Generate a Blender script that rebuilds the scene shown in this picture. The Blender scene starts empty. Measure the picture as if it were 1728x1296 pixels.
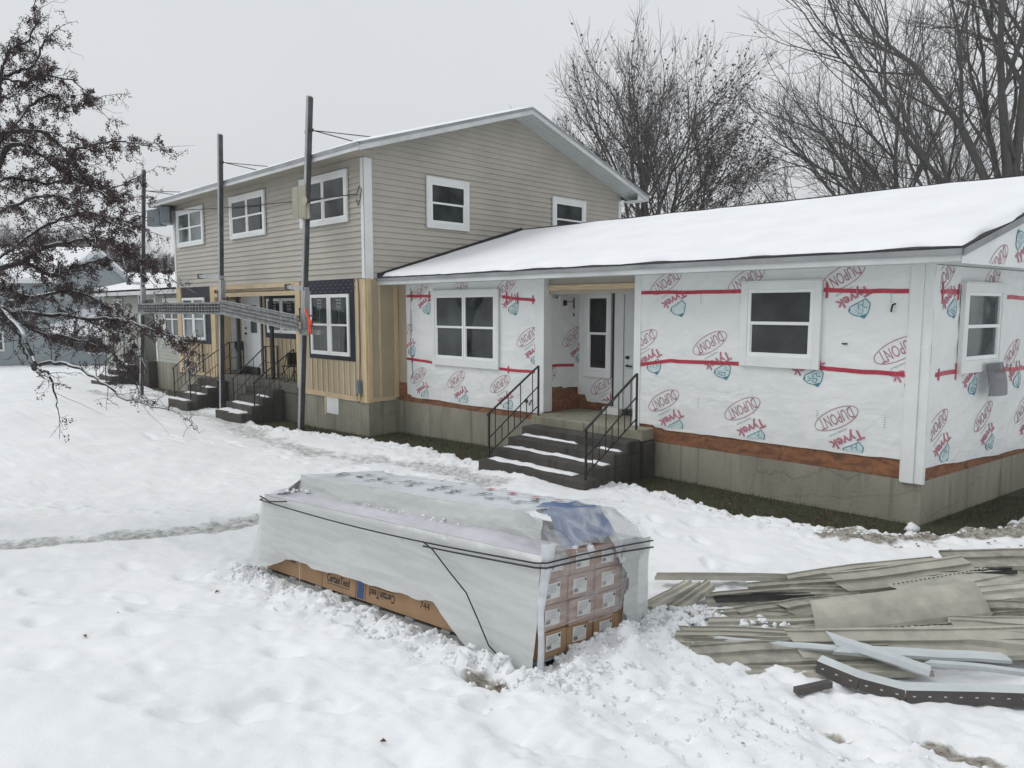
import bpy, math, random
import numpy as np
from mathutils import Vector, Matrix
random.seed(7)
PI = math.pi
scene = bpy.context.scene
COL = scene.collection

# ------------------------------------------------------------------ helpers
class MB:
    def __init__(s): s.v = []; s.f = []; s.m = []
    def poly(s, pts, m=0):
        b = len(s.v); s.v += [tuple(p) for p in pts]; s.f.append(tuple(range(b, b+len(pts)))); s.m.append(m)
    def hexa(s, p, m=0):                 # p: 8 points, bottom 4 ccw then top 4
        b = len(s.v); s.v += [tuple(q) for q in p]
        for f in ((0,3,2,1),(4,5,6,7),(0,1,5,4),(1,2,6,5),(2,3,7,6),(3,0,4,7)):
            s.f.append(tuple(b+i for i in f)); s.m.append(m)
    def box(s, x0, x1, y0, y1, z0, z1, m=0):
        s.hexa([(x0,y0,z0),(x1,y0,z0),(x1,y1,z0),(x0,y1,z0),(x0,y0,z1),(x1,y0,z1),(x1,y1,z1),(x0,y1,z1)], m)
    def bar(s, a, b, w, h, m=0, up=(0,0,1)):
        a = Vector(a); b = Vector(b); d = (b-a).normalized(); up = Vector(up)
        if abs(d.dot(up)) > .98: up = Vector((0,1,0))
        x = d.cross(up).normalized()*w/2; y = x.cross(d).normalized()*h/2
        s.hexa([a-x-y, a+x-y, b+x-y, b-x-y, a-x+y, a+x+y, b+x+y, b-x+y], m)
    def tube(s, pts, rad, n=8, m=0, cap=True):
        pts = [Vector(p) for p in pts]; L = len(pts); b = len(s.v)
        if not hasattr(rad, '__len__'): rad = [rad]*L
        ref = None
        for i, p in enumerate(pts):
            d = (pts[min(i+1, L-1)]-pts[max(i-1, 0)])
            d = d.normalized() if d.length > 1e-9 else Vector((0,0,1))
            if ref is None: ref = Vector((1,0,0)) if abs(d.x) < .8 else Vector((0,1,0))
            x = (ref - d*ref.dot(d)).normalized(); y = d.cross(x); ref = x
            for k in range(n):
                t = 2*PI*k/n; s.v.append(tuple(p+(x*math.cos(t)+y*math.sin(t))*rad[i]))
        for i in range(L-1):
            for k in range(n):
                a0 = b+i*n+k; a1 = b+i*n+(k+1) % n; s.f.append((a0, a1, a1+n, a0+n)); s.m.append(m)
        if cap:
            s.f.append(tuple(b+k for k in range(n-1, -1, -1))); s.m.append(m)
            s.f.append(tuple(b+(L-1)*n+k for k in range(n))); s.m.append(m)
    def mesh(s, vs, fs, m=0):
        b = len(s.v); s.v += [tuple(v) for v in vs]
        for f in fs: s.f.append(tuple(b+i for i in f)); s.m.append(m)
    def build(s, name, mats, parent=None, smooth=False, bevel=0, loc=None):
        me = bpy.data.meshes.new(name)
        if parent is not None:
            o0 = Vector((0,0,0)); p = parent
            while p is not None: o0 += Vector(p.location); p = p.parent
        elif loc is not None: o0 = Vector(loc)
        else:
            n = len(s.v); o0 = Vector((sum(v[0] for v in s.v)/n, sum(v[1] for v in s.v)/n, min(v[2] for v in s.v)))
        me.from_pydata([(v[0]-o0.x, v[1]-o0.y, v[2]-o0.z) for v in s.v], [], s.f)
        if not isinstance(mats, (list, tuple)): mats = [mats]
        for mt in mats: me.materials.append(mt)
        me.polygons.foreach_set('material_index', s.m)
        if smooth: me.polygons.foreach_set('use_smooth', [True]*len(s.f))
        me.validate(); me.update()
        o = bpy.data.objects.new(name, me); COL.objects.link(o)
        if parent is not None: o.parent = parent
        else: o.location = o0
        if bevel:
            b = o.modifiers.new('bevel', 'BEVEL'); b.width = bevel; b.segments = 2; b.limit_method = 'ANGLE'
        return o

def tag(o, label=None, cat=None, group=None, kind=None):
    if label: o['label'] = label
    if cat: o['category'] = cat
    if group: o['group'] = group
    if kind: o['kind'] = kind
    return o
def empty(name, loc, label, cat, group=None):
    o = bpy.data.objects.new(name, None); o.location = loc; o.empty_display_size = .2; COL.objects.link(o)
    return tag(o, label, cat, group)

class Fr:                                # local frame on a wall: s along, z up, n outward
    def __init__(s, O, A, N): s.O = Vector(O); s.A = Vector(A).normalized(); s.N = Vector(N).normalized()
    def p(s, a, z, n=0): return s.O+s.A*a+s.N*n+Vector((0,0,z))
    def box(s, mb, a0, a1, z0, z1, n0, n1, m=0):
        P = s.p
        mb.hexa([P(a0,z0,n1),P(a1,z0,n1),P(a1,z0,n0),P(a0,z0,n0),P(a0,z1,n1),P(a1,z1,n1),P(a1,z1,n0),P(a0,z1,n0)], m)

# ------------------------------------------------------------------ value noise
def _h(ix, iy, iz, seed):
    h = (ix.astype(np.int64)*374761393 + iy.astype(np.int64)*668265263 + iz.astype(np.int64)*2147483647 + seed*1274126177) & 0xffffffff
    h = ((h ^ (h >> 13))*1274126177) & 0xffffffff
    return ((h ^ (h >> 16)) & 0xffff)/65535.0
def vnoise(x, y, seed=0):
    x = np.asarray(x, float); y = np.asarray(y, float)
    ix = np.floor(x); iy = np.floor(y); fx = x-ix; fy = y-iy
    fx = fx*fx*fx*(fx*(fx*6-15)+10); fy = fy*fy*fy*(fy*(fy*6-15)+10); z = np.zeros_like(ix)
    a = _h(ix, iy, z, seed); b = _h(ix+1, iy, z, seed); c = _h(ix, iy+1, z, seed); d = _h(ix+1, iy+1, z, seed)
    return (a*(1-fx)+b*fx)*(1-fy)+(c*(1-fx)+d*fx)*fy
def fbm(x, y, oct=4, seed=0):
    t = 0; a = .5; s = 0
    for i in range(oct):
        t = t+a*(vnoise(x, y, seed+i*17)-.5)*2; s += a; a *= .5; x = x*2.03+3.1; y = y*2.03+1.7
    return t/s
def _hs(ix, iy, seed):
    h = (ix*374761393+iy*668265263+seed*1274126177) & 0xffffffff; h = ((h ^ (h >> 13))*1274126177) & 0xffffffff
    return ((h ^ (h >> 16)) & 0xffff)/65535.0
def sfbm(x, y, oct=4, seed=0):
    t = 0; a = .5; s = 0
    for i in range(oct):
        ix = math.floor(x); iy = math.floor(y); fx = x-ix; fy = y-iy; fx = fx*fx*(3-2*fx); fy = fy*fy*(3-2*fy); sd = seed+i*17
        v = (_hs(ix,iy,sd)*(1-fx)+_hs(ix+1,iy,sd)*fx)*(1-fy)+(_hs(ix,iy+1,sd)*(1-fx)+_hs(ix+1,iy+1,sd)*fx)*fy
        t += a*(v-.5)*2; s += a; a *= .5; x = x*2.03+3.1; y = y*2.03+1.7
    return t/s
def smooth(a, b, x):
    t = np.clip((x-a)/(b-a), 0, 1); return t*t*(3-2*t)

# ------------------------------------------------------------------ materials
def mat(name, color, rough=.7, var=.12, vscale=3.0, bump=0, bscale=30, metal=0, spec=.5, col2=None, bdist=.02, detail=6, stretch=None, trans=0):
    m = bpy.data.materials.new(name); m.use_nodes = True; nt = m.node_tree; N = nt.nodes; L = nt.links
    b = N['Principled BSDF']; b.inputs['Roughness'].default_value = rough; b.inputs['Metallic'].default_value = metal
    b.inputs['Specular IOR Level'].default_value = spec
    tc = N.new('ShaderNodeTexCoord'); mp = N.new('ShaderNodeMapping'); L.new(tc.outputs['Object'], mp.inputs[0])
    if stretch: mp.inputs['Scale'].default_value = stretch
    n = N.new('ShaderNodeTexNoise'); n.inputs['Scale'].default_value = vscale; n.inputs['Detail'].default_value = detail; n.inputs['Roughness'].default_value = .6
    L.new(mp.outputs[0], n.inputs['Vector'])
    r = N.new('ShaderNodeValToRGB'); L.new(n.outputs['Fac'], r.inputs[0])
    c = color; k = col2 if col2 else [q*(1-var*2) for q in c]
    r.color_ramp.elements[0].position = .3; r.color_ramp.elements[1].position = .7
    r.color_ramp.elements[0].color = (*k, 1); r.color_ramp.elements[1].color = (*[min(1, q*(1+var*.6)) for q in c], 1)
    L.new(r.outputs[0], b.inputs['Base Color'])
    if bump:
        n2 = N.new('ShaderNodeTexNoise'); n2.inputs['Scale'].default_value = bscale; n2.inputs['Detail'].default_value = 5
        L.new(mp.outputs[0], n2.inputs['Vector'])
        bp = N.new('ShaderNodeBump'); bp.inputs['Strength'].default_value = bump; bp.inputs['Distance'].default_value = bdist
        L.new(n2.outputs['Fac'], bp.inputs['Height']); L.new(bp.outputs[0], b.inputs['Normal'])
    m['nodes'] = 1
    return m
M = {}
M['siding'] = mat('tan_vinyl', (.44,.413,.362), .5, .08, .8, .05, 80, bdist=.004)
M['siding_green'] = mat('pale_vinyl', (.40,.41,.36), .5, .05, .8)
M['white'] = mat('white_trim', (.74,.76,.75), .45, .04, 2.5)
M['fascia'] = mat('aluminium_fascia', (.62,.64,.645), .45, .12, 1.2, .15, 12, bdist=.01)
M['drip'] = mat('drip_edge', (.30,.315,.325), .4, .15, 2)
M['vinyl'] = mat('window_vinyl', (.80,.82,.82), .35, .03, 4)
M['shingle'] = mat('shingle_dark', (.045,.045,.048), .9, .3, 20, .5, 60, bdist=.01)
M['soffit'] = mat('soffit_white', (.62,.66,.66), .5, .05, 2)
M['soffit_tan'] = mat('soffit_tan', (.36,.33,.27), .6, .05, 2)
M['board'] = mat('tan_board', (.44,.375,.265), .75, .12, 1.5, .1, 40, col2=(.34,.29,.205), stretch=(1,1,.4))
M['pine'] = mat('pine_lumber', (.62,.50,.32), .7, .15, 5, .12, 60, col2=(.47,.35,.20), stretch=(6,6,.6))
M['pine_h'] = mat('pine_lumber_across', (.60,.48,.31), .7, .15, 5, .12, 60, col2=(.45,.34,.20), stretch=(.6,6,6))
M['navy'] = mat('navy_flashing', (.007,.009,.017), .5, .5, 14, .2, 30, col2=(.010,.013,.024), spec=.3)
M['black'] = mat('black_paint', (.012,.012,.013), .4, .3, 10)
M['alu'] = mat('aluminium', (.42,.435,.44), .5, .2, 3, .05, 30, metal=.1, stretch=(3,3,.5))
M['alu_dark'] = mat('aluminium_dark', (.065,.067,.072), .5, .3, 4)
M['alu_plank'] = mat('aluminium_plank', (.25,.26,.255), .5, .3, 6, metal=.25)
M['steel'] = mat('steel_dark', (.05,.05,.052), .5, .3, 8, metal=.5)
M['cardboard'] = mat('cardboard', (.36,.225,.125), .8, .08, 2, .05, 60)
M['card_edge'] = mat('cardboard_pinkish', (.37,.25,.19), .8, .08, 2)
M['paper'] = mat('label_paper', (.7,.7,.68), .6, .05, 10)
M['ink'] = mat('black_ink', (.02,.02,.022), .6, .1, 10)
M['inkred'] = mat('red_ink', (.45,.03,.05), .6, .1, 10)
M['blue_print'] = mat('blue_print', (.045,.09,.22), .6, .1, 10)
M['tape'] = mat('red_tape', (.46,.03,.06), .3, .15, 6, .2, 20)
M['logo_red'] = mat('logo_red', (.50,.19,.25), .6, .15, 8)
M['logo_pink'] = mat('logo_pink', (.43,.21,.26), .6, .15, 8)
M['logo_teal'] = mat('logo_teal', (.06,.24,.31), .6, .2, 12)
M['logo_fill'] = mat('logo_fill', (.58,.69,.70), .6, .1, 8)
M['logo_grey'] = mat('logo_grey', (.30,.36,.37), .6, .1, 12)
M['jbox'] = mat('grey_plastic', (.17,.20,.22), .5, .08, 4)
M['orange'] = mat('orange_fabric', (.85,.09,.035), .8, .15, 10, .3, 60)
M['bag_tan'] = mat('tan_card', (.36,.33,.26), .7, .1, 3)
M['door'] = mat('white_door', (.66,.69,.70), .4, .04, 2)
M['bluesiding'] = mat('blue_vinyl', (.27,.315,.335), .5, .08, 1)
M['greysiding'] = mat('grey_vinyl', (.33,.36,.38), .5, .08, 1)
M['redpaint'] = mat('red_paint', (.50,.075,.08), .6, .1, 1)
M['plankwood'] = mat('grey_wood', (.30,.31,.30), .7, .15, 5)
M['bt'] = mat('beige_siding_scrap', (.45,.43,.365), .5, .13, 3.5, .08, 60, col2=(.28,.27,.23))
M['bt2'] = mat('pale_siding_scrap', (.50,.485,.42), .5, .13, 3.5, .08, 60, col2=(.34,.33,.29))
M['bt_dirty'] = mat('dirty_siding_scrap', (.38,.365,.31), .6, .25, 5, .1, 50, col2=(.17,.165,.145))
M['scrap_shade'] = mat('siding_gap_shade', (.06,.058,.055), .7, .3, 3)  # near-black painted as shade in the heap's gaps, also the nail slots
M['coil_white'] = mat('white_coil', (.56,.60,.61), .35, .08, 3, .05, 20)
M['coil_brown'] = mat('brown_coil', (.075,.064,.06), .4, .2, 4)
M['bark'] = None

def snow_mat(name='snow', base=(.86,.875,.895), bump=.35, scale=1.0):
    m = bpy.data.materials.new(name); m.use_nodes = True; nt = m.node_tree; N = nt.nodes; L = nt.links
    b = N['Principled BSDF']; b.inputs['Roughness'].default_value = .75; b.inputs['Specular IOR Level'].default_value = .25
    tc = N.new('ShaderNodeTexCoord')
    n = N.new('ShaderNodeTexNoise'); n.inputs['Scale'].default_value = 1.4*scale; n.inputs['Detail'].default_value = 8; L.new(tc.outputs['Object'], n.inputs['Vector'])
    r = N.new('ShaderNodeValToRGB'); L.new(n.outputs['Fac'], r.inputs[0])
    r.color_ramp.elements[0].position = .3; r.color_ramp.elements[1].position = .65
    r.color_ramp.elements[0].color = (*[q*.93 for q in base], 1); r.color_ramp.elements[1].color = (*base, 1)
    L.new(r.outputs[0], b.inputs['Base Color'])
    n2 = N.new('ShaderNodeTexNoise'); n2.inputs['Scale'].default_value = 38*scale; n2.inputs['Detail'].default_value = 6; n2.inputs['Roughness'].default_value = .65; L.new(tc.outputs['Object'], n2.inputs['Vector'])
    bp = N.new('ShaderNodeBump'); bp.inputs['Strength'].default_value = bump; bp.inputs['Distance'].default_value = .03
    L.new(n2.outputs['Fac'], bp.inputs['Height']); L.new(bp.outputs[0], b.inputs['Normal'])
    return m
M['snow'] = snow_mat()
M['snow_roof'] = snow_mat('roof_snow', (.87,.885,.91), .08)

def concrete_mat(name, c1, c2, stain=(.10,.10,.075)):
    m = bpy.data.materials.new(name); m.use_nodes = True; nt = m.node_tree; N = nt.nodes; L = nt.links
    b = N['Principled BSDF']; b.inputs['Roughness'].default_value = .85
    tc = N.new('ShaderNodeTexCoord'); mp = N.new('ShaderNodeMapping'); L.new(tc.outputs['Object'], mp.inputs[0]); mp.inputs['Scale'].default_value = (1,1,.45)
    n = N.new('ShaderNodeTexNoise'); n.inputs['Scale'].default_value = 1.6; n.inputs['Detail'].default_value = 9; n.inputs['Roughness'].default_value = .65; L.new(mp.outputs[0], n.inputs['Vector'])
    r = N.new('ShaderNodeValToRGB'); L.new(n.outputs['Fac'], r.inputs[0]); r.color_ramp.elements[0].position = .3; r.color_ramp.elements[1].position = .7
    r.color_ramp.elements[0].color = (*c2, 1); r.color_ramp.elements[1].color = (*c1, 1)
    mp2 = N.new('ShaderNodeMapping'); L.new(tc.outputs['Object'], mp2.inputs[0]); mp2.inputs['Scale'].default_value = (5,5,.35)
    n3 = N.new('ShaderNodeTexNoise'); n3.inputs['Scale'].default_value = 1.5; n3.inputs['Detail'].default_value = 4; L.new(mp2.outputs[0], n3.inputs['Vector'])
    r3 = N.new('ShaderNodeValToRGB'); L.new(n3.outputs['Fac'], r3.inputs[0]); r3.color_ramp.elements[0].position = .56; r3.color_ramp.elements[1].position = .78
    mx = N.new('ShaderNodeMixRGB'); L.new(r3.outputs[0], mx.inputs[0]); L.new(r.outputs[0], mx.inputs[1]); mx.inputs[2].default_value = (*stain, 1)
    v = N.new('ShaderNodeTexVoronoi'); v.feature = 'DISTANCE_TO_EDGE'; v.inputs['Scale'].default_value = .55
    ad = N.new('ShaderNodeMixRGB'); ad.blend_type = 'ADD'; ad.inputs[0].default_value = .35; L.new(tc.outputs['Object'], ad.inputs[1]); L.new(n.outputs['Color'], ad.inputs[2]); L.new(ad.outputs[0], v.inputs['Vector'])
    r4 = N.new('ShaderNodeValToRGB'); L.new(v.outputs['Distance'], r4.inputs[0]); r4.color_ramp.elements[0].position = .0; r4.color_ramp.elements[1].position = .006
    r4.color_ramp.elements[0].color = (.7,.7,.7,1)
    mu = N.new('ShaderNodeMixRGB'); mu.blend_type = 'MULTIPLY'; mu.inputs[0].default_value = .8; L.new(mx.outputs[0], mu.inputs[1]); L.new(r4.outputs[0], mu.inputs[2])
    L.new(mu.outputs[0], b.inputs['Base Color'])
    n2 = N.new('ShaderNodeTexNoise'); n2.inputs['Scale'].default_value = 25; n2.inputs['Detail'].default_value = 6; L.new(tc.outputs['Object'], n2.inputs['Vector'])
    bp = N.new('ShaderNodeBump'); bp.inputs['Strength'].default_value = .35; bp.inputs['Distance'].default_value = .02
    L.new(n2.outputs['Fac'], bp.inputs['Height']); L.new(bp.outputs[0], b.inputs['Normal'])
    return m
M['concrete'] = concrete_mat('foundation_concrete', (.33,.31,.245), (.20,.195,.155), (.12,.11,.08))
M['concrete_old'] = concrete_mat('step_concrete', (.078,.072,.062), (.034,.032,.028), (.02,.02,.018))
M['concrete_pale'] = concrete_mat('landing_concrete', (.30,.29,.22), (.20,.19,.14))

M['concrete_mid'] = concrete_mat('grey_concrete', (.17,.165,.14), (.09,.088,.075), (.05,.048,.04))
def wood_mat(name, c1, c2):
    m = bpy.data.materials.new(name); m.use_nodes = True; nt = m.node_tree; N = nt.nodes; L = nt.links
    b = N['Principled BSDF']; b.inputs['Roughness'].default_value = .8
    tc = N.new('ShaderNodeTexCoord'); mp = N.new('ShaderNodeMapping'); L.new(tc.outputs['Object'], mp.inputs[0]); mp.inputs['Scale'].default_value = (1,1,2.2)
    n = N.new('ShaderNodeTexNoise'); n.inputs['Scale'].default_value = 4; n.inputs['Detail'].default_value = 8; n.inputs['Roughness'].default_value = .7; n.inputs['Distortion'].default_value = 1.2; L.new(mp.outputs[0], n.inputs['Vector'])
    r = N.new('ShaderNodeValToRGB'); L.new(n.outputs['Fac'], r.inputs[0]); r.color_ramp.elements[0].position = .35; r.color_ramp.elements[1].position = .62
    r.color_ramp.elements[0].color = (*c2, 1); r.color_ramp.elements[1].color = (*c1, 1); L.new(r.outputs[0], b.inputs['Base Color'])
    bp = N.new('ShaderNodeBump'); bp.inputs['Strength'].default_value = .3; bp.inputs['Distance'].default_value = .01
    L.new(n.outputs['Fac'], bp.inputs['Height']); L.new(bp.outputs[0], b.inputs['Normal'])
    return m
M['plywood'] = wood_mat('weathered_plywood', (.30,.13,.06), (.10,.045,.025))

def wrap_mat():
    m = bpy.data.materials.new('house_wrap'); m.use_nodes = True; nt = m.node_tree; N = nt.nodes; L = nt.links
    b = N['Principled BSDF']; b.inputs['Roughness'].default_value = .5
    tc = N.new('ShaderNodeTexCoord'); mp = N.new('ShaderNodeMapping'); L.new(tc.outputs['Object'], mp.inputs[0]); mp.inputs['Scale'].default_value = (.8,.8,1.5); mp.inputs['Rotation'].default_value = (.1,.35,.1)
    n = N.new('ShaderNodeTexNoise'); n.inputs['Scale'].default_value = 1.3; n.inputs['Detail'].default_value = 7; L.new(tc.outputs['Object'], n.inputs['Vector'])
    r = N.new('ShaderNodeValToRGB'); L.new(n.outputs['Fac'], r.inputs[0]); r.color_ramp.elements[0].position = .3; r.color_ramp.elements[1].position = .7
    r.color_ramp.elements[0].color = (.69,.715,.71,1); r.color_ramp.elements[1].color = (.79,.805,.805,1)
    dn = N.new('ShaderNodeTexNoise'); dn.inputs['Scale'].default_value = 3.5; dn.inputs['Detail'].default_value = 8; dn.inputs['Roughness'].default_value = .7; dn.inputs['Distortion'].default_value = .8; L.new(tc.outputs['Object'], dn.inputs['Vector'])
    dr_ = N.new('ShaderNodeValToRGB'); L.new(dn.outputs['Fac'], dr_.inputs[0]); dr_.color_ramp.elements[0].position = .58; dr_.color_ramp.elements[1].position = .80; dr_.color_ramp.elements[1].color = (.55,.55,.55,1)
    dm = N.new('ShaderNodeMixRGB'); L.new(dr_.outputs[0], dm.inputs[0]); L.new(r.outputs[0], dm.inputs[1]); dm.inputs[2].default_value = (.46,.45,.41,1)
    L.new(dm.outputs[0], b.inputs['Base Color'])
    w = N.new('ShaderNodeTexNoise'); w.inputs['Scale'].default_value = 2.2; w.inputs['Detail'].default_value = 6; w.inputs['Distortion'].default_value = 1.9; w.inputs['Roughness'].default_value = .45; L.new(mp.outputs[0], w.inputs['Vector'])
    bp = N.new('ShaderNodeBump'); bp.inputs['Strength'].default_value = .32; bp.inputs['Distance'].default_value = .05
    L.new(w.outputs['Fac'], bp.inputs['Height']); L.new(bp.outputs[0], b.inputs['Normal'])
    return m
M['wrap'] = wrap_mat()

def glass_mat(name, c=(.008,.010,.011), rough=.03, blotch=(.028,.034,.035), amt=.5):
    m = bpy.data.materials.new(name); m.use_nodes = True; nt = m.node_tree; N = nt.nodes; L = nt.links
    b = N['Principled BSDF']; b.inputs['Roughness'].default_value = rough; b.inputs['Specular IOR Level'].default_value = .5
    tc = N.new('ShaderNodeTexCoord'); n = N.new('ShaderNodeTexNoise'); n.inputs['Scale'].default_value = 1.1; n.inputs['Detail'].default_value = 3; L.new(tc.outputs['Object'], n.inputs['Vector'])
    r = N.new('ShaderNodeValToRGB'); L.new(n.outputs['Fac'], r.inputs[0]); r.color_ramp.elements[0].position = .4; r.color_ramp.elements[1].position = .65
    r.color_ramp.elements[0].color = (*c, 1); r.color_ramp.elements[1].color = (*blotch, 1); L.new(r.outputs[0], b.inputs['Base Color'])
    w = N.new('ShaderNodeTexNoise'); w.inputs['Scale'].default_value = 1.5; w.inputs['Detail'].default_value = 1; L.new(tc.outputs['Object'], w.inputs['Vector'])
    bp = N.new('ShaderNodeBump'); bp.inputs['Strength'].default_value = .06; bp.inputs['Distance'].default_value = .05
    L.new(w.outputs['Fac'], bp.inputs['Height']); L.new(bp.outputs[0], b.inputs['Normal'])
    return m
M['glass'] = glass_mat('window_glass', blotch=(.045,.055,.055))  # paler blotches in the pane colour stand in for reflections
M['glass_pale'] = glass_mat('window_glass_curtained', (.05,.065,.068), .04, (.17,.20,.205))

def film_mat(name, alpha_lo, alpha_hi, col, scale=2.2, rough=.28, stretch=(1,1,3), rot=.1):
    m = bpy.data.materials.new(name); m.use_nodes = True; nt = m.node_tree; N = nt.nodes; L = nt.links
    b = N['Principled BSDF']; b.inputs['Roughness'].default_value = rough; b.inputs['Base Color'].default_value = (*col, 1)
    tc = N.new('ShaderNodeTexCoord'); mp = N.new('ShaderNodeMapping'); L.new(tc.outputs['Object'], mp.inputs[0]); mp.inputs['Scale'].default_value = stretch; mp.inputs['Rotation'].default_value = (0,rot,0)
    n = N.new('ShaderNodeTexNoise'); n.inputs['Scale'].default_value = scale; n.inputs['Detail'].default_value = 6; n.inputs['Distortion'].default_value = 1.2; L.new(mp.outputs[0], n.inputs['Vector'])
    mr = N.new('ShaderNodeMapRange'); mr.inputs[1].default_value = .35; mr.inputs[2].default_value = .65; mr.inputs[3].default_value = alpha_lo; mr.inputs[4].default_value = alpha_hi
    L.new(n.outputs['Fac'], mr.inputs[0]); L.new(mr.outputs[0], b.inputs['Alpha'])
    cr = N.new('ShaderNodeTexNoise'); cr.inputs['Scale'].default_value = 5; cr.inputs['Detail'].default_value = 4; cr.inputs['Distortion'].default_value = 2.2; L.new(tc.outputs['Object'], cr.inputs['Vector'])
    ax_ = N.new('ShaderNodeMath'); ax_.operation = 'ADD'; L.new(n.outputs['Fac'], ax_.inputs[0]); L.new(cr.outputs['Fac'], ax_.inputs[1])
    bp = N.new('ShaderNodeBump'); bp.inputs['Strength'].default_value = .26; bp.inputs['Distance'].default_value = .02
    L.new(ax_.outputs[0], bp.inputs['Height']); L.new(bp.outputs[0], b.inputs['Normal'])
    return m
M['film'] = film_mat('milky_plastic', .76, .90, (.60,.625,.62), 1.8, .2, (.6,.6,5), .03)
M['film_roll'] = film_mat('milky_plastic_fold', .92, 1.0, (.52,.545,.53), 3, .35)
M['film_lilac'] = film_mat('lilac_plastic_band', .85, .97, (.58,.57,.63))
M['film_clear'] = film_mat('clear_stretch_film', .10, .36, (.72,.72,.75), 3.0, .2, (1,1,6))
M['film_edge'] = film_mat('white_plastic_fold', .75, 1.0, (.72,.75,.78))
M['tarp'] = film_mat('blue_tarp', .95, 1.0, (.085,.145,.30), 4)
M['screen'] = film_mat('insect_screen', .72, .8, (.10,.105,.12), 8, .7)
M['topsheet'] = mat('printed_top_sheet', (.66,.70,.74), .35, .05, 3, .5, 6, bdist=.05)

def bark_mat(name, dark, light, snow=.0, zth=.45):
    m = bpy.data.materials.new(name); m.use_nodes = True; nt = m.node_tree; N = nt.nodes; L = nt.links
    b = N['Principled BSDF']; b.inputs['Roughness'].default_value = .9
    tc = N.new('ShaderNodeTexCoord'); n = N.new('ShaderNodeTexNoise'); n.inputs['Scale'].default_value = 9; n.inputs['Detail'].default_value = 5; L.new(tc.outputs['Object'], n.inputs['Vector'])
    r = N.new('ShaderNodeValToRGB'); L.new(n.outputs['Fac'], r.inputs[0]); r.color_ramp.elements[0].color = (*dark, 1); r.color_ramp.elements[1].color = (*light, 1)
    if snow:
        g = N.new('ShaderNodeNewGeometry'); sp = N.new('ShaderNodeSeparateXYZ'); L.new(g.outputs['True Normal'], sp.inputs[0])
        ad = N.new('ShaderNodeMath'); ad.operation = 'ADD'; n4 = N.new('ShaderNodeTexNoise'); n4.inputs['Scale'].default_value = 2.5; L.new(tc.outputs['Object'], n4.inputs['Vector'])
        mu = N.new('ShaderNodeMath'); mu.operation = 'MULTIPLY_ADD'; L.new(n4.outputs['Fac'], mu.inputs[0]); mu.inputs[1].default_value = .8; mu.inputs[2].default_value = -.4
        L.new(sp.outputs[2], ad.inputs[0]); L.new(mu.outputs[0], ad.inputs[1])
        mr = N.new('ShaderNodeMapRange'); mr.inputs[1].default_value = zth; mr.inputs[2].default_value = zth+.15; mr.inputs[4].default_value = snow; L.new(ad.outputs[0], mr.inputs[0])
        mx = N.new('ShaderNodeMixRGB'); L.new(mr.outputs[0], mx.inputs[0]); L.new(r.outputs[0], mx.inputs[1]); mx.inputs[2].default_value = (.75,.78,.8,1); L.new(mx.outputs[0], b.inputs['Base Color'])
    else: L.new(r.outputs[0], b.inputs['Base Color'])
    return m
M['bark'] = bark_mat('grey_bark', (.055,.052,.050), (.12,.115,.108), .6, .66)
M['bark_crab'] = bark_mat('dark_bark', (.018,.016,.018), (.045,.042,.042), .9, .5)
M['twig'] = mat('twig', (.055,.048,.046), .9, .2, 5)
M['berry'] = mat('dark_crabapple', (.075,.038,.036), .6, .5, 4, col2=(.035,.024,.026))
M['leafred'] = mat('withered_leaf', (.085,.045,.04), .8, .4, 1, col2=(.05,.03,.028))
M['leaf'] = mat('fallen_leaf', (.20,.085,.05), .8, .4, 3)
M['grass'] = mat('winter_grass', (.045,.078,.022), .8, .5, 2, col2=(.045,.042,.02))
M['farwood'] = mat('far_wood_bark', (.075,.075,.08), .9, .2, .05)

# ------------------------------------------------------------------ camera, light
F = Vector((-0.7053842, 0.70146293, -0.1018965)); R = Vector((0.70511632, 0.70909162, 0.00023137)); U = Vector((-0.07241625, 0.07168568, 0.99479498))
CAM = Vector((2.6643526, -9.7397308, 2.628218))
cd = bpy.data.cameras.new('camera'); cam = bpy.data.objects.new('camera', cd); COL.objects.link(cam)
cam.matrix_world = Matrix(((R.x,U.x,-F.x,CAM.x),(R.y,U.y,-F.y,CAM.y),(R.z,U.z,-F.z,CAM.z),(0,0,0,1)))
cd.sensor_fit = 'HORIZONTAL'; cd.sensor_width = 36; cd.lens = 1226.896/1728*36; cd.clip_start = .1; cd.clip_end = 2000
scene.camera = cam
w = bpy.data.worlds.new('World'); scene.world = w; w.use_nodes = True; nt = w.node_tree; bg = nt.nodes['Background']
sk = nt.nodes.new('ShaderNodeTexSky'); sk.sky_type = 'NISHITA'; sk.sun_disc = False
SUN_EL = math.radians(48); SUN_DIR = Vector((-.75,-.66,0)).normalized()
sk.sun_elevation = SUN_EL; sk.sun_rotation = math.atan2(SUN_DIR.x, SUN_DIR.y); sk.air_density = 1.0; sk.dust_density = 6; sk.ozone_density = 1
hs = nt.nodes.new('ShaderNodeHueSaturation'); hs.inputs['Saturation'].default_value = .12; nt.links.new(sk.outputs[0], hs.inputs['Color'])
mxw = nt.nodes.new('ShaderNodeMixRGB'); mxw.inputs[0].default_value = .93; nt.links.new(hs.outputs[0], mxw.inputs[1])
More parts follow.
